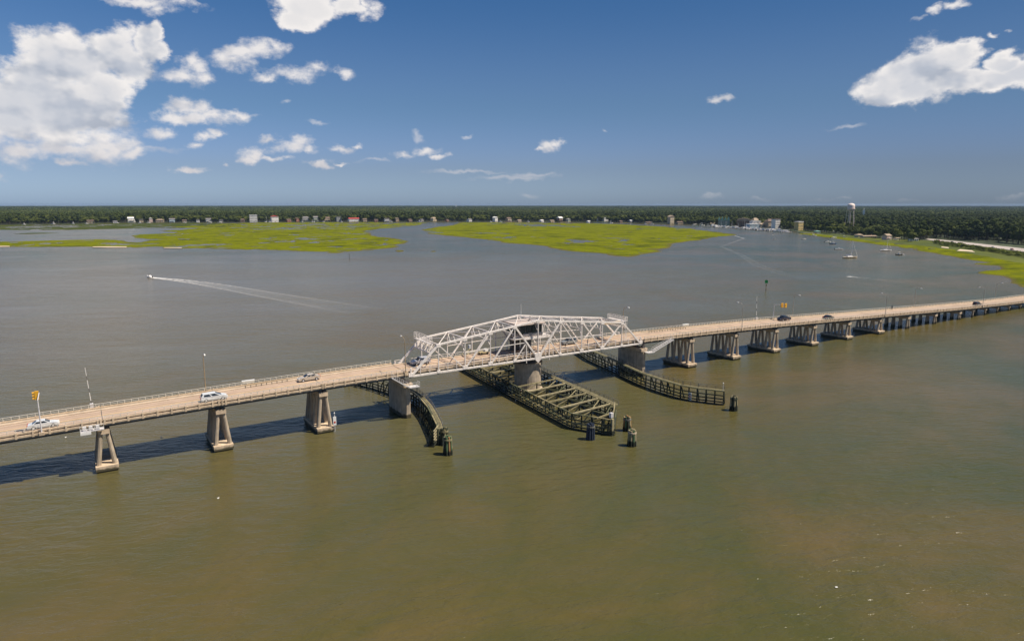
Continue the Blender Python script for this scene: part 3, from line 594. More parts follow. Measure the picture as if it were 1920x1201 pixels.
# rest piers under the ends of the swing span
def rest_pier(x, label):
    t = thing('rest_pier', label, 'bridge pier', (x, 0, 0), group='solid rest piers under the ends of the swing span')
    def plan(k): return [(-0.5*k, 145.3), (0.5*k, 145.3), (1.0*k, 147.0), (1.0*k, 154.4), (0.5*k, 156.2), (-0.5*k, 156.2), (-1.0*k, 154.4), (-1.0*k, 147.0)]
    MB().prism(plan(1.12), -1.0, 1.3).obj('pier_base', M['concrete'], t)
    MB().prism(plan(1.0), 1.303, 7.5).obj('pier_wall', M['concrete'], t)
    MB().prism([(-1.15, 145.25), (1.15, 145.25), (1.15, 156.3), (-1.15, 156.3)], 7.503, 8.45).obj('pier_cap', M['concrete_pale'], t)
    for y in (145.9, 155.5): MB().box((-.45, y-.4, 8.453), (.45, y+.4, 9.25)).obj('bearing', M['steel_dark'], t)
    for dx in (-0.8, 0.8):
        for y in (146.55, 149.25, 151.95, 154.65):
            xx = x+dx; inner = (dx > 0) == (x < 100)
            if inner: continue
            MB().box((dx-.25, y-.3, 8.453), (dx+.25, y+.3, R(x)-2.34)).obj('girder_seat', M['concrete'], t)
    return t
rest_pier(63.0, 'solid concrete rest pier under the left end of the truss')
rest_pier(137.8, 'solid concrete rest pier under the right end of the truss')
t = thing('pivot_pier', 'round concrete pivot pier carrying the middle of the swing span', 'bridge pier', (100.4, 150.7, 0))
MB().lathe([(4.0, -1), (4.0, 1.0), (3.62, 1.2), (3.62, 7.5)], 40).obj('pier_drum', M['concrete'], t, smooth=False)
MB().lathe([(3.95, 7.503), (3.95, 8.3)], 40).obj('pier_cap', M['concrete'], t)
MB().lathe([(2.7, 8.303), (2.7, 9.0), (2.2, 9.05), (2.2, 9.45)], 32).obj('pivot_ring', M['steel_dark'], t)

# ------------------------------------------------------------------ swing span truss
SW = thing('swing_span', 'white steel through-truss swing span with operator cabin at its middle', 'bridge', (0, 0, 0))
XC = 100.4; PNL = 7.27; YA, YB = 145.9, 155.5; ZB = 9.95
LX = [XC+(k-5)*PNL for k in range(11)]
TZ = {1: 16.75, 2: 17.55, 3: 18.35, 4: 19.15, 5: 20.05, 6: 19.15, 7: 18.35, 8: 17.6, 9: 16.8}
def mem(name, p, q, w, h=None, m='steel', **k): return MB().beam(p, q, w, h, **k).obj(name, M[m], SW)
for y in (YA, YB):
    s_ = -1 if y == YA else 1
    for k in range(10): mem('bottom_chord', (LX[k], y, ZB), (LX[k+1], y, ZB), 0.36, 0.42)
    mem('end_post', (LX[0], y, ZB), (LX[1], y, TZ[1]), 0.42, 0.46); mem('end_post', (LX[10], y, ZB), (LX[9], y, TZ[9]), 0.42, 0.46)
    for k in range(1, 9): mem('top_chord', (LX[k], y, TZ[k]), (LX[k+1], y, TZ[k+1]), 0.44, 0.40)
    for k in range(1, 10): mem('vertical', (LX[k], y, ZB+.2), (LX[k], y, TZ[k]-.2), 0.20, 0.24 if k != 5 else 0.4)
    for a, b_ in ((1, 2), (3, 2), (4, 3), (6, 7), (7, 8), (9, 8)):
        heavy = (a, b_) in ((3, 2), (9, 8), (4, 3), (7, 8))
        mem('diagonal', (LX[a], y, TZ[a]), (LX[b_], y, ZB), 0.26 if heavy else 0.20, 0.32 if heavy else 0.22)
    for a, b_, mx in ((4, 4, -1), (6, 6, 1)):
        mem('diagonal', (LX[a], y, TZ[a]), (XC, y, ZB), 0.40, 0.42)
        xm = (LX[a]+XC)/2; zm = (TZ[a]+ZB)/2
        mem('sub_diagonal', (LX[a], y, ZB), (xm, y, zm), 0.18, 0.24); mem('hanger', (xm, y, ZB-0.9), (xm, y, zm), 0.18, 0.22)
        for kk in (3, 2, 1) if mx < 0 else (7, 8, 9):
            x1 = LX[kk]; x2 = xm if abs(kk-a) == 1 else LX[kk+1 if mx < 0 else kk-1]
            if kk in (1, 9): continue
            mem('stiffening_strut', (x1, y, 14.0 if abs(kk-a) > 1 else 14.25), (x2, y, zm if x2 == xm else 14.25), 0.14, 0.16)
    for k in range(11):                                            # gusset plates
        g = 0.62 if k in (0, 2, 3, 7, 8, 10) else 0.42
        if k == 5:
            MB().add([(XC-1.1, y+s_*.24, 11.4), (XC+1.1, y+s_*.24, 11.4), (XC+.95, y+s_*.24, 9.7), (XC, y+s_*.24, 8.7), (XC-.95, y+s_*.24, 9.7),
                      (XC-1.1, y-s_*.24, 11.4), (XC+1.1, y-s_*.24, 11.4), (XC+.95, y-s_*.24, 9.7), (XC, y-s_*.24, 8.7), (XC-.95, y-s_*.24, 9.7)],
                     [(0,1,2,3,4), (9,8,7,6,5), (0,5,6,1), (1,6,7,2), (2,7,8,3), (3,8,9,4), (4,9,5,0)]).obj('gusset_plate', M['steel'], SW)
        else: MB().box((LX[k]-g, y-.225, ZB-.1), (LX[k]+g, y+.225, ZB+g*1.3)).obj('gusset_plate', M['steel'], SW)
    for k in range(1, 10): MB().box((LX[k]-.55, y-.235, TZ[k]-.62), (LX[k]+.55, y+.235, TZ[k]+.12)).obj('gusset_plate', M['steel'], SW)
    mem('end_kicker', (LX[0], y, ZB), (LX[0], y, 11.9), 0.3, 0.3); mem('end_kicker', (LX[10], y, ZB), (LX[10], y, 11.9), 0.3, 0.3)
    for k in range(10):                                             # railing posts between panel points, two rails outside
        for j in (1, 2): xx = LX[k]+PNL*j/3; mem('rail_post', (xx, y+s_*.12, ZB+.2), (xx, y+s_*.12, 11.95), 0.12, 0.14)
    for k in range(10):
        mem('handrail', (LX[k], y-s_*.18, 11.95), (LX[k+1], y-s_*.18, 11.95), 0.08, 0.10)
        mem('handrail', (LX[k], y-s_*.18, 11.45), (LX[k+1], y-s_*.18, 11.45), 0.05, 0.06)
# bracing between the two trusses
for k in range(1, 10):
    z = TZ[k]
    mem('top_strut', (LX[k], YA+.2, z), (LX[k], YB-.2, z), 0.22, 0.24)
    if k not in (1, 9):                                             # sway frame: shallow W bracing hanging under the strut
        zl = z-2.0 if k != 5 else z-1.4
        mem('sway_strut', (LX[k], YA+.15, zl), (LX[k], YB-.15, zl), 0.14, 0.16)
        n = 6; yy = [YA+.2+(YB-YA-.4)*j/n for j in range(n+1)]
        for j in range(n): mem('sway_brace', (LX[k], yy[j], z if j % 2 == 0 else zl), (LX[k], yy[j+1], zl if j % 2 == 0 else z), 0.10, 0.10)
        for ya, yb in ((YA, YA+1.5), (YB, YB-1.5)): mem('knee_brace', (LX[k], ya, zl-1.5), (LX[k], yb, zl), 0.12, 0.12)
for k in range(1, 9):
    mem('lateral_brace', (LX[k], YA, TZ[k]), (LX[k+1], YB, TZ[k+1]), 0.15, 0.15); mem('lateral_brace', (LX[k], YB, TZ[k]+.02), (LX[k+1], YA, TZ[k+1]+.02), 0.15, 0.15)
for k in range(0, 11):
    mem('floor_beam', (LX[k], YA+.18, ZB-.12), (LX[k], YB-.18, ZB-.12), 0.3, 0.7, 'girder')
for y in (147.2, 149.6, 151.8, 154.2):
    for k in range(10): mem('stringer', (LX[k]+.16, y, ZB+.30), (LX[k+1]-.16, y, ZB+.30), 0.2, 0.42, 'girder')
for k in range(10):
    a, b_ = LX[k] - (0.8 if k == 0 else 0), LX[k+1] + (0.8 if k == 9 else 0)
    MB().box((a+.02, 147.0, 10.52), (b_-.02, 154.4, 10.92)).obj('road_slab', M['road'], SW)
    MB().box((a+.02, 146.22, 10.52), (b_-.02, 146.995, 11.14)).obj('sidewalk', M['sidewalk'], SW)
    MB().box((a+.02, 154.405, 10.52), (b_-.02, 155.18, 11.14)).obj('sidewalk', M['sidewalk'], SW)
    for y in (150.50, 150.72): MB().box((a+.02, y, 10.923), (b_-.02, y+.1, 10.927)).obj('centre_line', M['line_yellow'], SW)
    MB().box((a-.05, 147.0, 10.924), (a+.05, 154.4, 10.929)).obj('expansion_joint', M['steel_dark'], SW)
# end portals: deep latticed sway frame with service walkway on top
for k, sgn in ((1, 1), (9, -1)):
    x = LX[k]; z = TZ[k]; zl = z-1.9; xl = x-sgn*1.9*(PNL/(z-ZB))
    mem('portal_strut', (xl, YA+.2, zl), (xl, YB-.2, zl), 0.26, 0.3)
    n = 8; yy = [YA+.2+(YB-YA-.4)*j/n for j in range(n+1)]
    for j in range(n):
        a = (x, yy[j], z) if j % 2 == 0 else (xl, yy[j], zl); b_ = (xl, yy[j+1], zl) if j % 2 == 0 else (x, yy[j+1], z)
        mem('portal_lattice', a, b_, 0.13, 0.13)
        mem('portal_lattice', (x, yy[j], z), (xl, yy[j], zl), 0.10, 0.10)
    if sgn > 0:      # left end: railed gantry walkway across the portal
        xg = x-1.0
        y0, y1 = YA+1.0, YB+0.2
        MB().box((xg-.9, y0, z+.16), (xg-.1, y1, z+.24)).obj('gantry_walkway', M['steel'], SW)
        for dz in (0.75, 1.3, 1.75):
            mem('gantry_rail', (xg-.9, y0, z+dz), (xg-.9, y1, z+dz), 0.07); mem('gantry_rail', (xg-.1, y0, z+dz), (xg-.1, y1, z+dz), 0.07)
            for yv in (y0, y1): mem('gantry_rail', (xg-.9, yv, z+dz), (xg-.1, yv, z+dz), 0.07)
        for j in range(7):
            yv = y0+(y1-y0)*j/6
            for xv in (xg-.9, xg-.1): mem('gantry_post', (xv, yv, z-1.6 if j in (0, 6) else z+.2), (xv, yv, z+1.75), 0.07)
        for j in range(4):   # vertical signs / lamps of the portal
            yv = YA+1.6+j*2.0; MB().box((xl-.22, yv-.16, zl+.1), (xl-.06, yv+.16, zl+1.45)).obj('signal_housing', M['steel'], SW)
    else:
        xg = x+0.6; y0, y1 = YA-0.1, YB-3.6+1.2
        MB().box((xg, y0, z+.22), (xg+1.3, y1, z+.30)).obj('gantry_walkway', M['steel'], SW)
        for dz in (0.65, 1.05, 1.5):
            for xv in (xg, xg+1.3): mem('gantry_rail', (xv, y0, z+dz), (xv, y1, z+dz), 0.06)
            for yv in (y0, y1): mem('gantry_rail', (xg, yv, z+dz), (xg+1.3, yv, z+dz), 0.06)
        for j in range(8):
            yv = y0+(y1-y0)*j/7
            for xv in (xg, xg+1.3): mem('gantry_post', (xv, yv, z+.2), (xv, yv, z+1.5), 0.06)
        for dy in (0, .55):  # caged ladder from the walkway to the deck
            for dxx in (0.5, 1.1): mem('ladder_rail', (xg+dxx, y0+dy, 11.2), (xg+dxx, y0+dy, z+1.5), 0.06)
        for j in range(11): mem('ladder_rung', (xg+.5, y0, 11.4+j*.5), (xg+1.1, y0, 11.4+j*.5), 0.05); mem('ladder_rung', (xg+1.1, y0, 11.4+j*.5), (xg+1.1, y0+.55, 11.4+j*.5), 0.05)
        MB().beam((LX[8]+1.0, YA+1.5, z+.0), (x, YA+.9, z+.05), 1.0, 0.5).obj('cable_housing', M['concrete_pale'], SW)

# operator cabin above the roadway
CB = thing('operator_cabin', 'dark-glazed operator cabin with pale flat roof inside the swing truss', 'cabin', (0, 0, 0))
def cb(name, a, b_, m): return MB().box(a, b_).obj(name, M[m], CB)
cb('floor_slab', (96.6, 147.0, 15.0), (105.2, 154.6, 15.65), 'steel')
cb('wall_base', (96.7, 147.2, 15.653), (102.6, 154.0, 16.5), 'roof_pink')
CABG = [(95.6, 147.3), (102.4, 147.3), (102.4, 153.9), (95.6, 153.9)]
cb('window_band', (95.75, 147.35, 16.503), (102.35, 153.85, 18.95), 'glass_dark')
for x in (95.72, 97.35, 99.0, 100.7, 102.38):
    for y in (147.32, 153.88): cb('mullion', (x-.06, y-.05, 16.503), (x+.06, y+.05, 18.95), 'steel_dark')
for y in (149.0, 150.6, 152.2):
    for x in (95.72, 102.38): cb('mullion', (x-.05, y-.06, 16.503), (x+.05, y+.06, 18.95), 'steel_dark')
MB().add([(94.6, 146.6, 18.953), (103.2, 146.6, 18.953), (103.2, 154.6, 18.953), (94.6, 154.6, 18.953), (94.6, 146.6, 19.25), (103.2, 146.6, 19.25), (103.2, 154.6, 19.25), (94.6, 154.6, 19.25), (97.5, 149.3, 19.62), (100.5, 149.3, 19.62), (100.5, 151.9, 19.62), (97.5, 151.9, 19.62)],
         [(3,2,1,0), (0,1,5,4), (1,2,6,5), (2,3,7,6), (3,0,4,7), (4,5,9,8), (5,6,10,9), (6,7,11,10), (7,4,8,11), (8,9,10,11)]).obj('roof', M['roof_pink'], CB)
cb('chimney', (100.6, 150.2, 19.5), (100.95, 150.55, 20.35), 'steel_dark'); cb('roof_vent', (99.2, 148.6, 19.4), (99.5, 148.9, 19.85), 'steel_dark')
for z in (16.2, 16.65):
    for a, b_ in (((102.6, 147.05, z), (105.15, 147.05, z)), ((105.15, 147.05, z), (105.15, 154.5, z)), ((96.6, 147.05, z-.0), (102.6, 147.05, z))):
        MB().beam(a, b_, 0.06).obj('balcony_rail', M['white'], CB)
for x in (96.7, 98.6, 100.5, 102.6, 104.0, 105.1): MB().beam((x, 147.05, 15.65), (x, 147.05, 16.65), 0.06).obj('balcony_post', M['white'], CB)
for a, b_ in (((96.8, 147.3), (98.2, 148.6)), ((98.25, 147.3), (99.2, 148.2)), ((96.8, 153.0), (99.2, 154.1))): cb('support_leg', (a[0], a[1], 10.93), (b_[0], b_[1], 14.997), 'steel_dark')
for x in (103.2, 104.6):
    for y in (148.0, 152.5): MB().beam((x, y, 15.5), (x+.8, y, 18.6), 0.16).obj('roof_brace', M['steel'], CB)
for x, y in ((102.9, 147.6), (104.2, 149.3)): MB().beam((x, y, 15.6), (x, y, 19.0), 0.22).obj('cabin_post', M['steel'], CB)
for x0_ in (93.6, 94.6): MB().beam((x0_, 147.5, 15.2), (x0_+1.6, 152.5, 15.6), 0.45, 0.2).obj('stair_flight', M['concrete_pale'], CB)
MB().box((93.4, 147.0, 15.3), (96.5, 148.8, 15.5)).obj('stair_landing', M['steel'], CB)
a_ = thing('antenna_mast', 'thin whip antenna rising above the cabin roof', 'antenna', (97.7, 150.0, 19.5)); MB().tube((0,0,0), (0,0,4.6), .07, .035, 6).obj('mast', M['white'], a_); MB().box((-.2,-.2,-.1), (.2,.2,.08)).obj('mount', M['white'], a_)
# maintenance cart beside the roadway
M['cart_paint'] = mat('cart_paint', (0.44, 0.36, 0.20), .6, .2, 2)
a_ = thing('work_cart', 'small yellow maintenance cart parked on the far side of the swing deck', 'cart', (88.4, 153.9, 10.93))
MB().box((-1.3, -.55, .35), (1.3, .55, .75)).obj('bed', M['cart_paint'], a_); MB().box((.3, -.5, .753), (1.2, .5, 1.4)).obj('tank', M['white'], a_)
for x in (-.85, .85):
    for y in (-.58, .58): MB().tube((x, y-.08, .3), (x, y+.08, .3), .3, n=12).obj('wheel', M['tyre'], a_)

# access stairs and pier platforms at both ends of the swing span
def stair(x0, z0, x1, z1, y, label):
    t = thing('access_stair', label, 'stairs', (0, 0, 0), group='white access stairs down to the rest piers')
    for dy in (-.5, .5): MB().beam((x0, y+dy, z0), (x1, y+dy, z1), 0.10, 0.28).obj('stringer', M['galv'], t)
    n = 10
    for k in range(n):
        f = (k+.5)/n; x = x0+(x1-x0)*f; z = z0+(z1-z0)*f
        MB().box((x-.16, y-.5, z-.02), (x+.16, y+.5, z+.03)).obj('tread', M['galv'], t)
    for dy in (-.5, .5):
        for dz in (.5, 1.0): MB().beam((x0, y+dy, z0+dz), (x1, y+dy, z1+dz), 0.05).obj('handrail', M['galv'], t)
        for k in range(5): f = k/4; x = x0+(x1-x0)*f; z = z0+(z1-z0)*f; MB().beam((x, y+dy, z), (x, y+dy, z+1.0), 0.05).obj('baluster', M['galv'], t)
    s_ = 1 if x1 > x0 else -1
    MB().box((min(x1, x1+s_*2.6), y-.9, z1-.12), (max(x1, x1+s_*2.6), y+.9, z1)).obj('platform', M['galv'], t)
    for dz in (.55, 1.05): MB().beam((x1, y-.88, z1+dz), (x1+s_*2.6, y-.88, z1+dz), 0.05).obj('handrail', M['galv'], t); MB().beam((x1+s_*2.6, y-.88, z1+dz), (x1+s_*2.6, y+.88, z1+dz), 0.05).obj('handrail', M['galv'], t)
    for k in range(4): MB().beam((x1+s_*2.6*k/3, y-.88, z1), (x1+s_*2.6*k/3, y-.88, z1+1.05), 0.05).obj('baluster', M['galv'], t)
stair(58.8, 10.5, 62.6, 7.9, 144.4, 'white steel stair down to the left rest pier')
stair(148.2, 10.2, 140.3, 7.4, 144.4, 'white steel stair down to the right rest pier')
t = thing('electrical_platform', 'railed white equipment platform clamped on the deck edge above the leftmost pier', 'platform', (-0.6, 144.75, 8.7))
MB().box((-1.9, -.75, 0), (1.9, .68, .12)).obj('platform_floor', M['galv'], t)
for x in (-1.2, -.2, .9): MB().box((x-.3, -.3, .123), (x+.3, .2, .85)).obj('cabinet', M['galv'], t)
for dz in (.6, 1.15): MB().beam((-1.88, -.72, dz), (1.88, -.72, dz), .06).obj('handrail', M['white'], t)
for k in range(6): x = -1.88+k*.752; MB().beam((x, -.72, .12), (x, -.72, 1.15), .05).obj('baluster', M['white'], t)
MB().box((-1.9, -.8, -.5), (-.2, -.752, 0)).obj('skirt_panel', M['white'], t)

# ------------------------------------------------------------------ timber fenders
def fender(name, label, runs, ztop, extra=None, walk_runs=(), pile_step=2.3, wales=(0.75, 1.55, 2.35), mwale='timber_tan'):
    t = thing(name, label, 'timber fender', (0, 0, 0))
    rr = random.Random(hash(name+label) % 1000 if False else len(label))
    for ri, (pts, out) in enumerate(runs):
        for a, b_ in zip(pts[:-1], pts[1:]):
            a = Vector((*a, 0)); b_ = Vector((*b_, 0)); d = (b_-a); L = d.length; u = d/L; nrm = Vector((u.y, -u.x, 0))*out
            n = max(1, round(L/pile_step))
            for k in range(n+ (1 if (a-Vector((*pts[0],0))).length < 0 else 0)):
                p = a+u*(L*k/n)
                h = ztop+rr.uniform(-.05, .12)
                MB().tube((p.x, p.y, -1.2), (p.x+rr.uniform(-.03,.03), p.y, h), 0.21, 0.17, 8).obj('pile', M[rr.choice(['timber_dark', 'timber_dark', 'timber_green'])], t)
                q = p-nrm*1.1
                if k % 2 == 0: MB().tube((q.x-nrm.x*.9, q.y-nrm.y*.9, -1.2), (p.x-nrm.x*.3, p.y-nrm.y*.3, ztop-.3), 0.19, 0.16, 8).obj('batter_pile', M['timber_dark'], t)
            for z in wales:
                o1 = nrm*0.34
                mm = rr.choice(['timber_green', 'timber_green', mwale, 'timber_dark'])
                MB().beam(a+o1+Vector((0,0,z)), b_+o1+Vector((0,0,z)), 0.26, 0.24).obj('wale', M[mm], t)
            MB().beam(a-nrm*.05+Vector((0,0,ztop+.1)), b_-nrm*.05+Vector((0,0,ztop+.1)), 0.34, 0.16).obj('cap_plank', M['timber_green' if rr.random() < .45 else mwale], t)
            MB().beam(a+nrm*.34+Vector((0,0,.18)), b_+nrm*.34+Vector((0,0,.18)), 0.30, 0.26).obj('wale', M['timber_dark'], t)
    for pts, out in walk_runs:
        for a, b_ in zip(pts[:-1], pts[1:]):
            a = Vector((*a, 0)); b_ = Vector((*b_, 0)); d = (b_-a); L = d.length; u = d/L; nrm = Vector((u.y, -u.x, 0))*out
            MB().beam(a+nrm*.65+Vector((0,0,ztop+.22)), b_+nrm*.65+Vector((0,0,ztop+.22)), 0.75, 0.07).obj('walkway', M['timber_tan'], t)
            for dz in (.75, 1.2): MB().beam(a+nrm*1.0+Vector((0,0,ztop+dz)), b_+nrm*1.0+Vector((0,0,ztop+dz)), 0.06).obj('handrail', M['steel_dark' if dz < 1 else 'girder'], t)
            n = max(1, round(L/1.9))
            for k in range(n+1): p = a+u*(L*k/n)+nrm*1.0; MB().beam((p.x, p.y, ztop+.2), (p.x, p.y, ztop+1.22), 0.08).obj('rail_post', M['girder'], t)
    return t
def subdiv(pts, L=6.0):
    out = [pts[0]]
    for a, b_ in zip(pts[:-1], pts[1:]):
        n = max(1, round(math.hypot(b_[0]-a[0], b_[1]-a[1])/L))
        out += [(a[0]+(b_[0]-a[0])*k/n, a[1]+(b_[1]-a[1])*k/n) for k in range(1, n+1)]
    return out
MIR = lambda p: (200.4-p[0], 301.6-p[1])
ZF = 3.45
LW = [(95.6, 110.0), (90.9, 118.5), (93.3, 147.5), (97.1, 183.4)]           # left wall, near bow to far shoulder
RW = [MIR(p) for p in LW]                                                    # right wall is its mirror image
leftw = subdiv([LW[0], LW[1], LW[2], LW[3], RW[0]]); rightw = subdiv([RW[0], RW[1], RW[2], RW[3], LW[0]])
CF = fender('centre_fender', 'long boat-shaped timber fender enclosing the pivot pier, braced across its top', [(leftw, -1), (rightw, -1)], ZF,
            walk_runs=[(subdiv([RW[1], RW[2], RW[3]]), -1)])
def wall_x(w_, y):
    for a, b_ in zip(w_[:-1], w_[1:]):
        if min(a[1], b_[1]) <= y <= max(a[1], b_[1]) and a[1] != b_[1]: return a[0]+(b_[0]-a[0])*(y-a[1])/(b_[1]-a[1])
def cbeam(n_, p, q, w_, h_, m): return MB().beam(p, q, w_, h_).obj(n_, M[m], CF)
ys = [113.6, 119.2, 124.4, 129.6, 134.8, 140.0, 145.2] + [156.4, 161.8, 167.2, 172.6, 178.0, 183.4, 188.2]
WLf = [LW[0], LW[1], LW[2], LW[3], RW[0]]; WRt = [LW[0], RW[3], RW[2], RW[1], RW[0]]
for k, y in enumerate(ys):
    xl = wall_x(WLf, y); xr = wall_x(WRt, y)
    if xl is None or xr is None: continue
    cbeam('cross_beam', (xl, y-.7, ZF+.02), (xr, y+.7, ZF+.02), 0.30, 0.32, 'timber_pale' if k % 3 else 'timber_tan')
    cbeam('cross_beam', (xl, y-.7, 0.9), (xr, y+.7, 0.9), 0.26, 0.28, 'timber_dark')
    xm = (xl+xr)/2
    MB().tube((xm, y, -1), (xm, y, ZF-.2), .17, n=8).obj('pile', M['timber_dark'], CF)
    cbeam('brace', (xl+.3, y-.4, 1.2), (xm, y, ZF-.3), 0.16, 0.2, 'timber_tan'); cbeam('brace', (xm, y, ZF-.35), (xr-.3, y+.4, 1.0), 0.16, 0.2, 'timber_green')
for k in range(len(ys)-1):
    if abs(ys[k+1]-ys[k]) > 7: continue
    y0, y1 = ys[k], ys[k+1]; xm0 = (wall_x(WLf, y0)+wall_x(WRt, y0))/2; xr1 = wall_x(WRt, y1); xr0 = wall_x(WRt, y0)
    cbeam('plan_brace', (xm0, y0, ZF-.2), (xr1-.4, y1, ZF-.25), 0.2, 0.18, 'timber_tan' if k % 2 else 'timber_green')
    cbeam('plan_brace', (xr0-.5, y0, ZF-.45), ((wall_x(WLf, y1)+xr1)/2, y1, ZF-.4), 0.2, 0.18, 'timber_green')
for side in (0, 1):         # pale end posts, lamp and light boards at each bow
    bx, by = (LW[0] if side == 0 else RW[0]); sx, sy = (RW[3] if side == 0 else LW[3])
    for dz in (0.5, 1.15, 1.8, 2.45, 3.1): MB().beam((bx, by, dz), (bx+(sx-bx)*.22, by+(sy-by)*.22, dz), 0.3, 0.24).obj('bow_plank', M['timber_pale'], CF)
    for f in (0.15, 0.5): MB().beam((bx+(sx-bx)*f, by+(sy-by)*f, ZF), (sx, sy, ZF+.9), 0.12, 0.14).obj('bow_rail', M['timber_pale'], CF)
    MB().beam((bx, by, 0), (bx, by, ZF+.35), 0.5, 0.5).obj('bow_post', M['timber_pale'], CF)
    MB().box((bx+.6, by+1.2, ZF+.1), (bx+1.3, by+1.9, ZF+1.2)).obj('lamp_box', M['galv'], CF)
RFp = [(134.6, 112.8), (131.1, 118.4), (129.5, 122.6), (129.3, 129.6), (130.0, 138.0), (132.0, 147.0), (134.5, 157.5), (137.0, 169.4), (140.8, 180.0), (145.5, 188.5)]
RF = fender('side_fender', 'long timber fender wall in front of the right rest pier, with handrail', [(subdiv(RFp), -1)], ZF, walk_runs=[(subdiv(RFp[:-1]), 1)], wales=(0.8, 1.6, 2.5), mwale='timber_green')
MB().box((130.0, 119.3, .25), (130.06, 120.3, 2.3)).obj('gauge_board', M['white'], RF, rot=(0, 0, 0))
for k in range(3): MB().box((129.97, 119.5, .5+k*.6), (129.997, 120.1, .8+k*.6)).obj('gauge_mark', M['red' if k % 2 else 'black'], RF)
MB().tube((134.5, 113.1, ZF), (134.5, 113.1, ZF+2.0), .06, n=6).obj('lamp_pole', M['white'], RF); MB().lathe([(.1, ZF+2.0), (.18, ZF+2.15), (.1, ZF+2.35)], 8, (134.5, 113.1)).obj('lamp', M['white'], RF)
LFp = [(60.6, 124.8), (61.9, 128.0), (63.9, 134.3), (65.9, 141.0), (67.2, 147.1), (67.9, 153.5), (67.4, 162.0), (66.2, 169.0), (65.0, 174.0), (63.3, 179.0), (60.4, 185.0)]
LF = fender('side_fender', 'curving timber fender wall wrapping the left rest pier', [(subdiv(LFp), 1)], ZF, walk_runs=[(subdiv(LFp[:7]), 1)], wales=(0.8, 1.6, 2.4))
for k in range(6):
    z = .35+k*.62; MB().beam((59.3, 124.2, z), (60.9, 125.3, z+.75), 0.16, 0.26).obj('end_plank', M['timber_pale'], LF)
for dx in (0, .45): MB().tube((58.2+dx, 125.4+dx*.5, -1), (59.7+dx, 125.2+dx*.5, ZF-.1), .2, .17, 8).obj('batter_pile', M['timber_dark'], LF)

# dolphins: clusters of piles lashed with wire
def dolphin(x, y, h, mats, label, capm):
    t = thing('dolphin_cluster', label, 'dolphin piles', (x, y, 0), rz=random.uniform(0, 1), group='pile clusters around the fenders')
    n = 9
    for k in range(n):
        a = 2*math.pi*k/n; r0_, r1_ = .86, .62; hh = h+random.uniform(-.12, .12)
        MB().tube((r0_*math.cos(a), r0_*math.sin(a), -1.2), (r1_*math.cos(a), r1_*math.sin(a), hh), .235, .20, 8).obj('pile', M[mats[k % len(mats)]], t)
    MB().tube((0, 0, -1), (0, 0, h+.25), .27, .22, 8).obj('pile', M[mats[0]], t)
    for z, rr in ((h-.75, .90), (h-.55, .885)): MB().lathe([(rr, z), (rr+.03, z+.04), (rr, z+.12)], 14).obj('wire_lashing', M[capm], t)
dolphin(90.1, 110.7, 3.5, ['timber_blue', 'timber_blue'], 'dark blue-black pile cluster at the bow of the centre fender', 'girder')
dolphin(100.6, 110.8, 3.3, ['timber_rust', 'timber_moss', 'timber_dark', 'timber_pale'], 'brown pile cluster just right of the centre fender bow', 'girder')
dolphin(94.9, 102.9, 3.5, ['timber_pale', 'timber_moss', 'timber_pale', 'timber_tan'], 'pale pile cluster standing nearest in front of the centre fender', 'concrete')
dolphin(133.1, 108.4, 3.6, ['timber_dark', 'timber_pale'], 'pile cluster alone beyond the end of the right fender', 'timber_dark')
dolphin(59.9, 119.0, 3.8, ['timber_moss', 'timber_rust', 'timber_moss', 'timber_pale', 'timber_dark'], 'greenish pile cluster with rusty top nearest the left fender end', 'timber_tan')
dolphin(61.9, 124.6, 3.6, ['timber_green', 'timber_dark', 'timber_tan'], 'dark pile cluster touching the left fender end', 'timber_tan')
dolphin(105.5, 190.6, 3.4, ['timber_dark', 'timber_green'], 'far pile cluster behind the centre fender', 'galv')

# ------------------------------------------------------------------ lamps, signals, gate arms on the bridge
def lamp(x, far, label, zsink=0.0, m='brown_pole'):
    y = YF+0.25 if far else YN-0.25; z = R(x)-1.15; s_ = -1 if far else 1
    t = thing('street_lamp', label, 'street lamp', (x, y, z), group='street lamps along the bridge')
    MB().box((-.25, -.25, -.35), (.25, .25, .35)).obj('base', M['concrete_pale'], t)
    MB().tube((0, 0, .3), (0, 0, 7.6), .11, .08, 8).obj('pole', M[m], t)
    pts = [(0, 0, 7.55), (0, s_*.25, 8.2), (0, s_*.9, 8.6), (0, s_*1.9, 8.65)]; mb = MB()
    for a, b_ in zip(pts[:-1], pts[1:]): mb.tube(a, b_, .06, n=6)
    mb.obj('arm', M[m], t)
    MB().add([(-.17, s_*1.8, 8.6), (.17, s_*1.8, 8.6), (.2, s_*2.3, 8.55), (.12, s_*2.65, 8.58), (-.12, s_*2.65, 8.58), (-.2, s_*2.3, 8.55), (-.12, s_*1.85, 8.8), (.12, s_*1.85, 8.8), (.1, s_*2.4, 8.82), (-.1, s_*2.4, 8.82)],
             [(0,1,2,3,4,5), (6,9,8,7), (0,6,7,1), (1,7,8,2), (2,8,3), (3,8,9,4), (4,9,5), (5,9,6,0)]).obj('lamp_head', M['white'], t)
lamp(20.7, True, 'street lamp on the far rail above the white minivan')
lamp(62.4, False, 'brown street lamp standing at the left end of the truss')
lamp(138.8, True, 'street lamp behind the right end of the truss')
lamp(180.2, False, 'street lamp on the near rail, first right of the truss', m='alu')
lamp(221.5, True, 'street lamp on the far rail behind the dark pickup', m='alu')
lamp(264.2, False, 'street lamp on the near rail above the smallest footed pier', m='alu')
lamp(306.0, True, 'street lamp on the far rail over the piers without footings', m='alu')
lamp(343.5, False, 'street lamp on the near rail beside the black hatchback', m='alu')
lamp(381.0, True, 'last street lamp on the far rail near the right edge', m='alu')
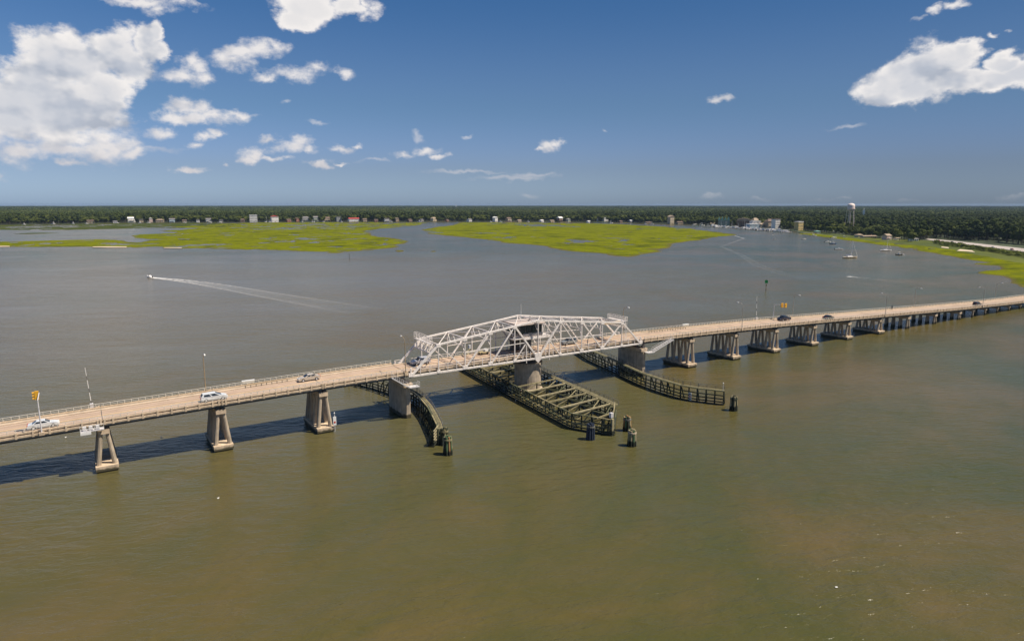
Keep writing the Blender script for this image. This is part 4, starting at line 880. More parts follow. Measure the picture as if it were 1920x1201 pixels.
def heads(t, x, y, z):
    for dx in ((-.0,) if t is None else (0,)):
        h = MB().box((x-.30, y-.26, z-1.55), (x+.30, y+.16, z)).obj('signal_head', M['yellow'], t)
        for k in range(3):
            c = z-.28-k*.5
            mb = MB().tube((x-.303, y-.03, c), (x-.66, y-.03, c-.05), .20, .23, 10); v = mb.obj('visor', M['yellow'], h)
            MB().tube((x-.304, y-.03, c), (x-.32, y-.03, c), .17, n=10).obj('lens', M['black'], h)
t = thing('traffic_signal', 'leaning signal pole on the near deck edge with yellow three-light heads', 'traffic signal', (-8.3, YN-.3, R(-8.3)-1.3), group='traffic signals for the swing bridge')
MB().box((-.4, -.35, -.25), (.4, .35, .3)).obj('base', M['concrete_pale'], t); MB().tube((0, 0, .3), (-.05, .1, 6.2), .12, .10, 8).obj('pole', M['galv'], t); MB().tube((-.05, .1, 6.2), (.25, 1.0, 7.35), .09, .07, 8).obj('arm', M['galv'], t)
heads(t, -.15, 1.35, 7.6)
t = thing('traffic_signal', 'signal mast beyond the far rail with two yellow heads on its arm', 'traffic signal', (210.6, YF+.4, R(210.6)-1.3), group='traffic signals for the swing bridge')
MB().box((-.4, -.35, -.25), (.4, .35, .3)).obj('base', M['concrete_pale'], t); MB().tube((0, 0, .3), (0, 0, 5.6), .12, .10, 8).obj('pole', M['galv'], t); MB().tube((0, 0, 5.5), (.6, -4.4, 6.0), .09, .07, 8).obj('arm', M['galv'], t)
heads(t, .55, -3.0, 6.4); heads(t, .6, -4.4, 6.5)
def gate(x, far, label, seg=7):
    y = YF+.2 if far else YN-.2
    t = thing('barrier_gate', label, 'barrier gate', (x, y, R(x)-1.1), group='raised barrier arms of the swing bridge')
    MB().box((-.3, -.3, 0), (.3, .3, 1.3)).obj('gate_housing', M['galv'], t)
    for k in range(9):
        z0_ = 1.0+k*.85; MB().beam((-k*.05, -.0, z0_), (-(k+1)*.05, 0, z0_+.84), .13-.006*k, .06).obj('arm_segment', M['white' if k % 3 else 'steel_dark'], t)
gate(-0.3, True, 'raised striped gate arm beyond the far rail at the left'); gate(201.0, True, 'raised striped gate arm beyond the far rail at the right')
# guard-rail bank with dark posts on the far kerb (left and right of the truss)
for (xa, xb, lab) in ((28.5, 37.5, 'short low barrier with dark posts on the far kerb left of the sedan'), (148.0, 164.0, 'short low barrier with dark posts on the far kerb right of the truss')):
    t = thing('kerb_barrier', lab, 'barrier', (0, 0, 0)); n = int((xb-xa)/1.1)
    strip(xa, xb, rect(154.2, 154.32, -.62, -.45)).obj('barrier_rail', M['brown_pole'], t)
    for k in range(n+1): x = xa+(xb-xa)*k/n; MB().box((x-.06, 154.22, R(x)-1.16), (x+.06, 154.34, R(x)-.5)).obj('barrier_post', M['steel_dark'], t)
t = thing('gate_cabinet', 'pale cabinet on the far rail between lamp and gate', 'cabinet', (29.5, YF+.45, R(29.5)-.55)); MB().box((-1.3, -.25, 0), (1.3, .3, .55)).obj('housing', M['rail'], t); MB().box((-1.35, -.3, .553), (1.35, .35, .6)).obj('lid', M['white'], t)
t = thing('gate_cabinet', 'pale cabinet on the far rail right of the truss', 'cabinet', (166.0, YF+.45, R(166)-.55)); MB().box((-1.3, -.25, 0), (1.3, .3, .55)).obj('housing', M['rail'], t); MB().box((-1.35, -.3, .553), (1.35, .35, .6)).obj('lid', M['white'], t)
t = thing('gauge_board', 'white board with red mark at the footing of the third pier from the left', 'sign', (45.05, 145.05, 1.25))
MB().box((-.05, -.05, -1.2), (.05, .05, 2.9)).obj('post', M['galv'], t); MB().box((-.35, -.10, .3), (.35, -.053, 2.3)).obj('panel', M['white'], t); MB().box((-.2, -.13, .8), (.2, -.103, 1.2)).obj('mark', M['red'], t); MB().lathe([(.12, 2.9), (.16, 3.1), (.05, 3.3)], 8).obj('lamp', M['white'], t)

# pedestrian on the far walkway
M['skin'] = mat('skin', (0.45, 0.28, 0.2), 0.6, 0.05, 5); M['cloth'] = mat('cloth_dark', (0.03, 0.035, 0.05), 0.9, 0.2, 5)
def person(loc, label, rz):
    t = thing('person', label, 'person', loc, rz)
    me = bpy.data.meshes.new('body'); bm = bmesh.new()
    V = [(0,0,.95), (0,0,1.2), (0,0,1.42), (0,0,1.52), (0,.01,1.66), (.2,0,1.4), (.26,.05,1.12), (.24,.2,.9), (-.2,0,1.4), (-.26,-.04,1.12), (-.25,.1,.86), (.1,0,.9), (.12,.12,.5), (.12,.05,.06), (.12,.2,.03), (-.1,0,.9), (-.12,-.08,.5), (-.12,-.2,.08), (-.12,-.06,.03)]
    E = [(0,1),(1,2),(2,3),(3,4),(2,5),(5,6),(6,7),(2,8),(8,9),(9,10),(0,11),(11,12),(12,13),(13,14),(0,15),(15,16),(16,17),(17,18)]
    rad = [.15,.15,.16,.06,.11,.07,.05,.04,.07,.05,.04,.1,.07,.05,.05,.1,.07,.05,.05]
    vs = [bm.verts.new(v) for v in V]; [bm.edges.new((vs[a], vs[b_])) for a, b_ in E]; bm.to_mesh(me); bm.free(); me.materials.append(M['cloth'])
    o = inst('body', me, t); sk = o.modifiers.new('skin', 'SKIN')
    for i, r in enumerate(rad): me.skin_vertices[0].data[i].radius = (r, r) if me.skin_vertices else None
    me.skin_vertices[0].data[0].use_root = True
    o.modifiers.new('sub', 'SUBSURF').levels = 1
    MB().lathe([(.02, 1.78), (.09, 1.76), (.12, 1.68), (.115, 1.6)], 10, (0, .01)).obj('hair', M['black'], t)
try: person((286.6, 155.0, R(286.6)-.97), 'person in dark clothes walking along the far footway', math.radians(90))
except Exception as e: print('person', e)

# ------------------------------------------------------------------ cars
def car(kind, paint, loc, rz, label, group=None, slope=0.0):
    t = thing(kind, label, 'car' if kind != 'pickup_truck' else 'pickup', loc, rz, group); t.rotation_euler = (0, -slope if abs(rz) < 1 else slope, rz)
    if kind == 'sedan': L, W, Hh = 4.9, 1.84, 1.45; prof = [(-2.42,.32),(-2.45,.62),(-2.38,.88),(-1.75,1.0),(-1.1,1.0),(.95,.96),(1.7,.90),(2.3,.76),(2.45,.55),(2.42,.30)]; cab = [(-1.75,1.0),(-.95,1.43),(.25,1.45),(1.15,.96)]
    elif kind == 'minivan': L, W, Hh = 5.1, 1.95, 1.78; prof = [(-2.5,.35),(-2.53,.7),(-2.48,1.08),(-1.2,1.1),(1.2,1.05),(1.9,.98),(2.4,.82),(2.52,.55),(2.48,.32)]; cab = [(-2.45,1.06),(-2.1,1.62),(.2,1.66),(1.62,1.0)]
    elif kind == 'suv': L, W, Hh = 4.8, 1.92, 1.75; prof = [(-2.35,.42),(-2.4,.75),(-2.35,1.1),(-1.1,1.12),(1.0,1.08),(2.1,1.0),(2.36,.85),(2.4,.55),(2.36,.38)]; cab = [(-2.3,1.11),(-2.0,1.72),(.3,1.75),(1.15,1.08)]
    elif kind == 'pickup_truck': L, W, Hh = 5.6, 2.0, 1.88; prof = [(-2.78,.5),(-2.8,.8),(-2.78,1.12),(-.6,1.14),(1.2,1.16),(2.5,1.1),(2.76,.9),(2.8,.6),(2.76,.45)]; cab = [(-.75,1.13),(-.6,1.82),(.95,1.86),(1.7,1.15)]
    else: L, W, Hh = 4.2, 1.8, 1.5; prof = [(-2.05,.35),(-2.1,.65),(-2.02,.98),(-1.0,1.0),(.9,.96),(1.6,.9),(2.0,.75),(2.1,.5),(2.05,.3)]; cab = [(-2.0,.98),(-1.5,1.46),(.2,1.5),(1.15,.95)]
    hw = W/2; mb = MB(); n = len(prof)
    for y, ins in ((-hw, 0), (hw, 0)): pass
    vs = [(x, -hw*(1-.05*(z > .9)), z) for x, z in prof] + [(x, hw*(1-.05*(z > .9)), z) for x, z in prof]
    vs = [(x*(1.0), y*(0.93 if abs(x) > L/2-.25 else 1), z) for x, y, z in vs]
    MB().add(vs, [tuple(range(n)), tuple(range(2*n-1, n-1, -1))] + [(k, n+k, n+(k+1) % n, (k+1) % n) for k in range(n)]).obj('body', paint, t)
    (a, za), (b_, zb), (c, zc), (d, zd) = cab; wt = hw*.78; wb = hw*.93
    MB().add([(a,-wb,za-.02),(b_,-wt,zb),(c,-wt,zc),(d,-wb,zd-.02),(a,wb,za-.02),(b_,wt,zb),(c,wt,zc),(d,wb,zd-.02)], [(0,1,2,3),(7,6,5,4),(0,4,5,1),(1,5,6,2),(2,6,7,3),(3,7,4,0)]).obj('roof', paint, t)
    G = M['glass_car']
    for s_, nm in ((-1, 'side_window'), (1, 'side_window')):
        def wp(f, g):                        # f along, g up the cabin side
            xb = a+(d-a)*f; xt = b_+(c-b_)*f; zb_ = za+(zd-za)*f; zt = zb+(zc-zb)*f
            x = xb+(xt-xb)*g; z = zb_+(zt-zb_)*g; return (x, s_*(wb+(wt-wb)*g+.012), z)
        for f0_, f1_ in ((.08, .47), (.52, .88)):
            MB().add([wp(f0_+.03, .14), wp(f1_, .14), wp(f1_-.0, .86), wp(f0_, .86)], [(0,1,2,3)]).obj(nm, G, t)
    def quad(x0_, z0_, x1_, z1_, nm):
        dx, dz = x1_-x0_, z1_-z0_; l = math.hypot(dx, dz); nx, nz = -dz/l*.012, dx/l*.012
        if nm == 'windscreen': nx, nz = abs(nx), abs(nz)
        else: nx, nz = -abs(nx), abs(nz)
        f0, f1 = .12, .9; y0_ = (wb+(wt-wb)*f0)*.9; y1_ = (wb+(wt-wb)*f1)*.9
        MB().add([(x0_+dx*f0+nx, -y0_, z0_+dz*f0+nz), (x0_+dx*f0+nx, y0_, z0_+dz*f0+nz), (x0_+dx*f1+nx, y1_, z0_+dz*f1+nz), (x0_+dx*f1+nx, -y1_, z0_+dz*f1+nz)], [(0,1,2,3)]).obj(nm, G, t)
    quad(d, zd, c, zc, 'windscreen'); quad(a, za, b_, zb, 'rear_window')
    for x in (-L/2+.95, L/2-.95):
        for s_ in (-1, 1):
            wobj = MB().tube((x, s_*(hw-.2), .33), (x, s_*(hw+.015), .33), .34, n=16).obj('wheel', M['tyre'], t)
            MB().tube((x, s_*(hw+.016), .33), (x, s_*(hw+.03), .33), .19, n=10).obj('rim', M['galv'], wobj)
    for s_ in (-1, 1):
        z = prof[1][1]+.12; MB().box((-L/2-.03, s_*hw*.72-.16, z), (-L/2+.14, s_*hw*.72+.16, z+.2)).obj('tail_light', M['red'], t)
        MB().box((L/2-.18, s_*hw*.70-.16, .62), (L/2+.005, s_*hw*.70+.16, .78)).obj('headlight', M['white'], t)
    MB().box((-L/2-.04, -hw*.85, .34), (-L/2+.02, hw*.85, .55)).obj('bumper', paint, t); MB().box((L/2-.04, -hw*.85, .32), (L/2+.04, hw*.85, .52)).obj('bumper', paint, t)
    if kind == 'pickup_truck': MB().box((-2.65, -hw*.85, 1.10), (-.8, hw*.85, 1.146)).obj('cargo_bed', M['black'], t)
    return t
def on_deck(x, near, kind, paint, label):
    y = 148.75 if near else 152.55; z = R(x)-1.148; z = 10.93 if 63.5 < x < 137.3 else z
    sl = (R(x+2)-R(x-2))/4 if not (63.5 < x < 137.3) else 0
    car(kind, paint, (x, y, z), 0.0 if near else math.pi, label, 'cars crossing the bridge', slope=math.atan(sl))
P_white = car_mat('white', (0.72, 0.74, 0.74)); P_silver = car_mat('silver', (0.50, 0.50, 0.52)); P_champ = car_mat('champagne', (0.52, 0.46, 0.38)); P_navy = car_mat('navy', (0.015, 0.018, 0.035)); P_black = car_mat('black', (0.012, 0.012, 0.014)); P_grey = car_mat('grey', (0.27, 0.28, 0.27)); P_red = car_mat('red', (0.28, 0.03, 0.02))
on_deck(-8.1, True, 'sedan', P_white, 'white sedan by the leaning signal pole at the left end')
on_deck(21.2, True, 'minivan', P_white, 'white minivan above the second pier from the left')
on_deck(41.9, False, 'sedan', P_champ, 'champagne sedan coming towards the left above the third pier')
on_deck(69.6, False, 'suv', P_silver, 'silver crossover leaving the truss behind its left end post')
on_deck(115.6, False, 'suv', P_grey, 'grey-green crossover inside the right half of the truss')
on_deck(211.8, False, 'pickup_truck', P_navy, 'dark navy pickup on the far lane below the mast-arm signal')
on_deck(232.5, True, 'sedan', P_black, 'black sedan on the near lane right of the pickup')
on_deck(346.2, True, 'suv', P_black, 'black crossover near the right edge of the bridge')
def road_at(f, lane):
    pts = list(zip(road_px, road_up[::-1])); k = min(int(f), len(pts)-2); g = f-k
    a = at(*pts[k][0], 1.16).lerp(at(*pts[k+1][0], 1.16), g); b_ = at(*pts[k][1], 1.16).lerp(at(*pts[k+1][1], 1.16), g)
    d = at(*pts[k+1][0], 1.16)-at(*pts[k][0], 1.16); return a.lerp(b_, lane), math.atan2(d.y, d.x)
for f, ln, kd, pt, lb in ((1.35, .6, 'sedan', P_red, 'dark red car farthest along the shore road'), (1.9, .45, 'suv', P_black, 'black crossover on the shore road beside the dark bushes'), (3.65, .35, 'sedan', P_silver, 'silver car in the middle of the shore road'), (4.45, .4, 'suv', P_red, 'maroon crossover on the shore road near the right edge')):
    p, a = road_at(f, ln); car(kd, pt, p, a, lb, 'cars on the shore road')

# ------------------------------------------------------------------ boats
M['hull_white'] = mat('hull_white', (0.86, 0.83, 0.79), 0.35, 0.05, 2); M['hull_cream'] = mat('hull_cream', (0.62, 0.52, 0.38), 0.4, 0.05, 2); M['hull_dark'] = mat('hull_dark', (0.03, 0.035, 0.05), 0.35, 0.1, 2); M['hull_blue'] = mat('hull_blue', (0.05, 0.12, 0.28), 0.35, 0.1, 2)
M['canvas_blue'] = mat('canvas_blue', (0.05, 0.12, 0.3), 0.8, 0.1, 2); M['cabin'] = mat('cabin_white', (0.86, 0.83, 0.79), 0.45, 0.05, 2)
def hull_mb(L, W, fb):
    mb = MB(); st_ = [(-.5, .80, .85), (-.3, .95, .95), (0, 1.0, 1.0), (.25, .82, 1.05), (.42, .40, 1.15), (.5, .03, 1.25)]
    vs = []
    for f, w_, h_ in st_:
        for s_, z in ((-1, fb*h_), (-.62, -.25), (.62, -.25), (1, fb*h_)): vs.append((f*L, s_*w_*W/2, z))
    fs = []
    for k in range(len(st_)-1):
        for j in range(3): a = k*4+j; fs.append((a, a+1, a+5, a+4))
        fs.append((k*4+3, k*4, k*4+4, k*4+7))
    fs += [(3,2,1,0), (20,21,22,23)]; return mb.add(vs, fs)
def sailboat(px, py, L, mast, label, hull='hull_white', furl=True, rz=0.3):
    p = at(px, py); t = thing('sailboat', label, 'sailboat', p, rz, 'boats moored in the river')
    hull_mb(L, L*.3, L*.085).obj('hull', M[hull], t)
    MB().add([(-.22*L,-.09*L,L*.08),(.18*L,-.06*L,L*.09),(.18*L,.06*L,L*.09),(-.22*L,.09*L,L*.08),(-.2*L,-.07*L,L*.14),(.12*L,-.045*L,L*.13),(.12*L,.045*L,L*.13),(-.2*L,.07*L,L*.14)], [(3,2,1,0),(4,5,6,7),(0,1,5,4),(1,2,6,5),(2,3,7,6),(3,0,4,7)]).obj('cabin', M['cabin'], t)
    MB().tube((L*.08, 0, L*.08), (L*.08, 0, mast), .16, .11, 6).obj('mast', M['white'], t)
    MB().tube((L*.07, 0, L*.2), (-L*.3, 0, L*.19), .12, n=6).obj('boom', M['white'], t)
    MB().tube((L*.05, 0, L*.22), (-L*.29, 0, L*.21), .22, .14, 6).obj('furled_sail', M['canvas_blue' if L > 10 else 'white'], t)
    MB().tube((L*.5, 0, L*.11), (L*.085, 0, mast*.97), .13 if furl else .03, .05, 6).obj('forestay_sail' if furl else 'forestay', M['white'], t)
    MB().tube((-L*.48, 0, L*.1), (L*.08, 0, mast), .025, n=4).obj('backstay', M['galv'], t)
    for s_ in (-1, 1): MB().tube((L*.06, s_*L*.14, L*.09), (L*.08, 0, mast*.95), .025, n=4).obj('shroud', M['galv'], t)
    return t
BOATHEAD = -PSI
right = PSI-math.pi/2                      # heading that points to the right of the view
sailboat(1594, 483.5, 14.5, 16.6, 'cream sailboat with tall mast and furled jib, nearest in the anchorage', 'hull_cream', True, right+.15)
sailboat(1661, 470, 11.5, 12.5, 'white sailboat anchored left of the small dark workboat', 'hull_white', False, right-.1)
def motorboat(px, py, L, label, hull='hull_white', top=True, rz=0.0, group='boats moored in the river', z=0, name='motorboat', canvas='cabin'):
    p = at(px, py, z); t = thing(name, label, 'motorboat', p, rz, group)
    hull_mb(L, L*.34, L*.11).obj('hull', M[hull], t)
    MB().box((-.1*L, -.11*L, L*.1), (.16*L, .11*L, L*.19)).obj('console', M['cabin'], t)
    MB().add([(.16*L,-.10*L,L*.19),(.16*L,.10*L,L*.19),(.10*L,.09*L,L*.26),(.10*L,-.09*L,L*.26)], [(0,1,2,3)]).obj('windscreen', M['glass_car'], t)
    if top:
        for x in (-.1, .1):
            for s_ in (-1, 1): MB().beam((x*L, s_*.10*L, L*.15), (x*L, s_*.10*L, L*.36), .05).obj('top_post', M['galv'], t)
        MB().box((-.16*L, -.13*L, L*.36), (.14*L, .13*L, L*.385)).obj('t_top', M[canvas], t)
    MB().box((-.56*L, -.05*L, 0), (-.49*L, .05*L, L*.17)).obj('outboard_motor', M['black'], t)
    return t
motorboat(1686, 478, 7.5, 'dark workboat with white cabin and a pale skiff alongside', 'hull_dark', True, right+.2)
motorboat(1692, 477.8, 4.2, 'pale skiff tied alongside the dark workboat', 'hull_white', False, right+.2)
for k, (x, y, L, lb, hl, tp) in enumerate([(1573, 467.6, 8.5, 'white motorboat just left of and beyond the cream sailboat', 'hull_white', False), (1562.3, 457.6, 9.0, 'blue-hulled motorboat with white top in the anchorage', 'hull_blue', True),
        (1552.5, 454.0, 8.5, 'low white motorboat left of the blue-hulled one', 'hull_white', False), (1507.8, 448.8, 7.0, 'small white boat alone left of the anchorage', 'hull_white', False),
        (1563.5, 446.2, 9.5, 'white boat lying along the grassy bank below the woods', 'hull_white', False), (1583, 446.4, 9.0, 'white boat pulled close to the bank right of the dock', 'hull_white', True),
        (1525, 442.4, 9.5, 'white cruiser at the small boathouse dock', 'hull_white', True), (1448.6, 441.0, 5.0, 'tiny white boat out from the marina', 'hull_white', False), (1451, 446.8, 4.5, 'tiny white buoyed boat below the marina', 'hull_white', False)]):
    motorboat(x, y, L, lb, hl, tp, right+random.uniform(-.3, .3))
# marina: floating docks with berthed boats
dk = thing('marina_dock', 'long floating marina dock lined with white boats', 'dock', (0, 0, 0))
M['dock'] = mat('dock_wood', (0.30, 0.26, 0.21), 0.9, 0.2, .5)
dp = [at(1336, 424.4), at(1375, 427.6), at(1412, 430.6), at(1450, 433.2), at(1482, 436.0)]
for a, b_ in zip(dp[:-1], dp[1:]): MB().beam(a+Vector((0,0,.45)), b_+Vector((0,0,.45)), 3.0, .4).obj('walkway', M['dock'], dk)
for k in range(11):
    f = k/10*4; i = min(int(f), 3); p = dp[i].lerp(dp[i+1], f-i); q = p+(Vector((-p.x, -p.y, 0)).normalized()*14)
    MB().beam(p+Vector((0,0,.45)), q+Vector((0,0,.45)), 1.6, .35).obj('finger_pier', M['dock'], dk); MB().tube(q+Vector((0,0,-1)), q+Vector((0,0,3.2)), .25, n=6).obj('piling', M['timber_dark'], dk)
rb = random.Random(5); protoM = motorboat(1341, 426, 10, 'white motorboat at the left end of the marina dock', 'hull_white', True, right+1.3, 'boats berthed at the marina')
protoS = None
desc = ['left of the tall masts', 'beside the tall masts', 'below the arched brown roof', 'in front of the blue and white building', 'right of the blue and white building', 'in front of the brown-roofed block', 'below the white terraced house', 'near the right end of the dock']
protoC = motorboat(1344, 426.5, 12, 'white cabin cruiser at the left end of the marina dock', 'hull_white', False, right+.3, 'boats berthed at the marina')
MB().box((-4.6, -1.75, 1.0), (2.2, 1.75, 2.9)).obj('cabin', M['cabin'], protoC); MB().box((-3.6, -1.5, 2.903), (.6, 1.5, 4.0)).obj('flybridge', M['cabin'], protoC)
for i in range(56):
    f = (i+.6)/57*4; j = min(int(f), 3); p = dp[j].lerp(dp[j+1], f-j); toward = Vector((-p.x, -p.y, 0)).normalized()
    p2 = p+toward*rb.uniform(-8, 20)
    o = dup(protoM if i % 2 else protoC, (p2.x, p2.y, 0), right+rb.choice([.5, -.4, 0.1, 2.9, 1.2]), ('white motorboat at the marina %s, %s' if i % 2 else 'white cruiser at the marina %s, %s') % (desc[min(7, i*8//56)], ['outer', 'middle', 'inner', 'closest', 'second', 'third', 'rear'][i % 7]+' berth'), 'boats berthed at the marina')
    s_ = rb.uniform(.75, 1.25); o.scale = (s_, s_, s_*rb.uniform(.9, 1.3))
for i, x in enumerate((1352, 1361, 1372, 1384, 1395.5, 1399, 1421, 1446, 1456)):
    y = 425.6+(x-1338)/140*9; s_ = sailboat(x, y, 11, rb.uniform(13, 17) if x != 1395.5 else 19, ['sloop with bare mast at the left marina berths', 'sloop with bare mast left of the arched roof', 'bare-masted sloop below the mint gables', 'bare-masted sloop before the arched roof', 'tallest bare mast in the marina', 'bare-masted sloop beside the tallest mast', 'sloop moored before the blue and white building', 'sloop moored before the brown-roofed block', 'sloop moored before the white terraced house'][i], 'hull_white', False, right+1.2)
    s_['group'] = 'sailboats berthed at the marina'
sailboat(499, 416.6, 12, 17, 'lone sailboat mast at the left creek bank between two white houses', 'hull_white', False, right)

# speedboat with its wake
p = at(281, 519.5); hd_from = at(420, 536); hv = (p-hd_from); spd_rz = math.atan2(hv.y, hv.x)
t = motorboat(281, 519.5, 7.0, 'white speedboat running left at the head of its long wake', 'hull_white', False, spd_rz, 'boats under way', .15, 'speedboat'); t.rotation_euler[1] = -.06
def foam_mat(name, sc, thr, col=(0.75, 0.74, 0.72)):
    m, nt, b = new_mat(name); N, L = nt.nodes, nt.links; g = N.new('ShaderNodeNewGeometry')
    uv = N.new('ShaderNodeUVMap')
    n = N.new('ShaderNodeTexNoise'); n.inputs['Scale'].default_value = sc; n.inputs['Detail'].default_value = 8; n.inputs['Roughness'].default_value = .7; L.new(g.outputs['Position'], n.inputs['Vector'])
    sx = N.new('ShaderNodeSeparateXYZ'); L.new(uv.outputs[0], sx.inputs[0])
    def mt(op, a, b2, c=None, clamp=False):
        q = N.new('ShaderNodeMath'); q.operation = op; q.use_clamp = clamp
        for i, v in enumerate((a, b2, c)):
            if v is None: continue
            if isinstance(v, (int, float)): q.inputs[i].default_value = v
            else: L.new(v, q.inputs[i])
        return q.outputs[0]
    # u runs down the wake, v across it: foam is dense at the boat and along both edges, thinning out astern
    e = mt('ABSOLUTE', mt('SUBTRACT', sx.outputs[1], .5), None); edge = mt('MULTIPLY', e, 2.0)
    ed = mt('MULTIPLY', mt('POWER', edge, 5.0), mt('SUBTRACT', 1.0, mt('POWER', edge, 26.0)))
    u = sx.outputs[0]
    dens = mt('ADD', mt('MULTIPLY', ed, mt('SUBTRACT', 1.05, u)), mt('MULTIPLY', mt('POWER', mt('SUBTRACT', 1.0, u), 7.0), 1.1))
    dens = mt('ADD', dens, mt('MULTIPLY', mt('SUBTRACT', 1.0, u), .12))
    a = mt('MULTIPLY', dens, mt('ADD', mt('MULTIPLY', mt('SUBTRACT', n.outputs['Fac'], thr), 5.0), .45, clamp=True), clamp=True)
    a = mt('MULTIPLY', a, mt('SUBTRACT', 1.0, mt('POWER', edge, 12.0), clamp=True), clamp=True)
    b.inputs['Base Color'].default_value = (*col, 1); b.inputs['Roughness'].default_value = .9; L.new(a, b.inputs['Alpha']); return m
M['foam'] = foam_mat('foam', .35, .45); M['foam_thin'] = foam_mat('foam_thin', .12, .50, (0.55, 0.55, 0.55))
def ribbon(name, cl, widths, m, label, z=.05):
    pts = [at(x, y, z) for x, y in cl]; vs = []; uv = []
    P_ = []; 
    for a, b_, wa, wb_ in zip(pts[:-1], pts[1:], widths[:-1], widths[1:]):
        n = 12
        for k in range(n): P_.append((a.lerp(b_, k/n), wa+(wb_-wa)*k/n))
    P_.append((pts[-1], widths[-1])); n = len(P_)
    for k, (p_, w_) in enumerate(P_):
        d = (P_[min(k+1, n-1)][0]-P_[max(k-1, 0)][0]).normalized(); nn_ = Vector((-d.y, d.x, 0))
        vs += [p_-nn_*w_/2, p_+nn_*w_/2]; uv += [(k/(n-1), 0), (k/(n-1), 1)]
    me = bpy.data.meshes.new(name); me.from_pydata([tuple(v) for v in vs], [], [(2*k, 2*k+2, 2*k+3, 2*k+1) for k in range(n-1)]); me.update()
    ul = me.uv_layers.new(name='uv')
    for lp in me.loops: ul.data[lp.index].uv = uv[lp.vertex_index]
    me.materials.append(m); o = inst(name, me); o['kind'] = 'stuff'; tag(o, label, 'wake'); return o
ribbon('boat_wake', [(283, 520), (330, 524.5), (380, 531), (440, 541), (500, 552), (560, 562), (620, 572), (690, 584)], [3.5, 8, 11.5, 14, 16, 18, 20, 22], M['foam'], 'white foam wake trailing right behind the speedboat')
ribbon('boat_wake', [(1378, 442), (1395, 447), (1352, 462), (1390, 478), (1420, 497), (1470, 514), (1530, 527)], [2.5, 2.5, 2.5, 5, 8, 8, 8], M['foam_thin'], 'old zigzag wake below the tip of the right marsh')
ribbon('boat_wake', [(1590, 518), (1650, 524), (1720, 533)], [5, 6, 5], M['foam_thin'], 'faint pale streak on the water behind the right lamps')

# channel markers
def marker(x, y, h, col, label):
    p = at(x, y); t = thing('channel_marker', label, 'channel marker', p, facing(p)); MB().tube((0,0,-1), (0,0,h), .20, .17, 8).obj('pile', M['timber_pale' if col else 'timber_dark'], t)
    if col: MB().box((-.85, -.35, h-1.7), (.85, -.28, h+.1)).obj('daymark', M['green_board'], t); MB().box((-.35, -.35, h-3.2), (.35, -.28, h-2.4)).obj('number_board', M['timber_tan'], t)
    MB().lathe([(.15, h+.1), (.18, h+.3), (.05, h+.5)], 8).obj('lamp', M['black'], t)
M['green_board'] = mat('green_board', (0.015, 0.42, 0.08), .4, .05, 2)
marker(1436, 545, 6.2, True, 'green channel marker on a piling beyond the right lamps'); marker(655, 486, 5.2, False, 'dark channel marker piling off the left marsh')
# gulls on the water
for x, y, lb in ((1568, 1101, 'white gull on the water low at the right'), (967, 751, 'white gull by the left wall of the centre fender'), (123, 820, 'white gull below the leaning signal pole'), (409, 934, 'white gull below the second pier from the left')):
    p = at(x, y, 0); t = thing('gull', lb, 'bird', p, random.uniform(0, 6), 'gulls resting on the water'); t.scale = (.8, .8, .8)
    MB().lathe([(.03, .0), (.13, .05), (.15, .12), (.1, .19), (.02, .22)], 8).obj('body', M['white'], t, sc=(1.8, 1, 1)); MB().lathe([(.02, .2), (.07, .25), (.02, .32)], 8, (.2, 0)).obj('head', M['white'], t)
    MB().add([(.26, -.02, .25), (.26, .02, .25), (.35, 0, .24), (.26, 0, .28)], [(0,1,2), (0,2,3), (1,3,2), (0,3,1)]).obj('bill', M['yellow'], t)

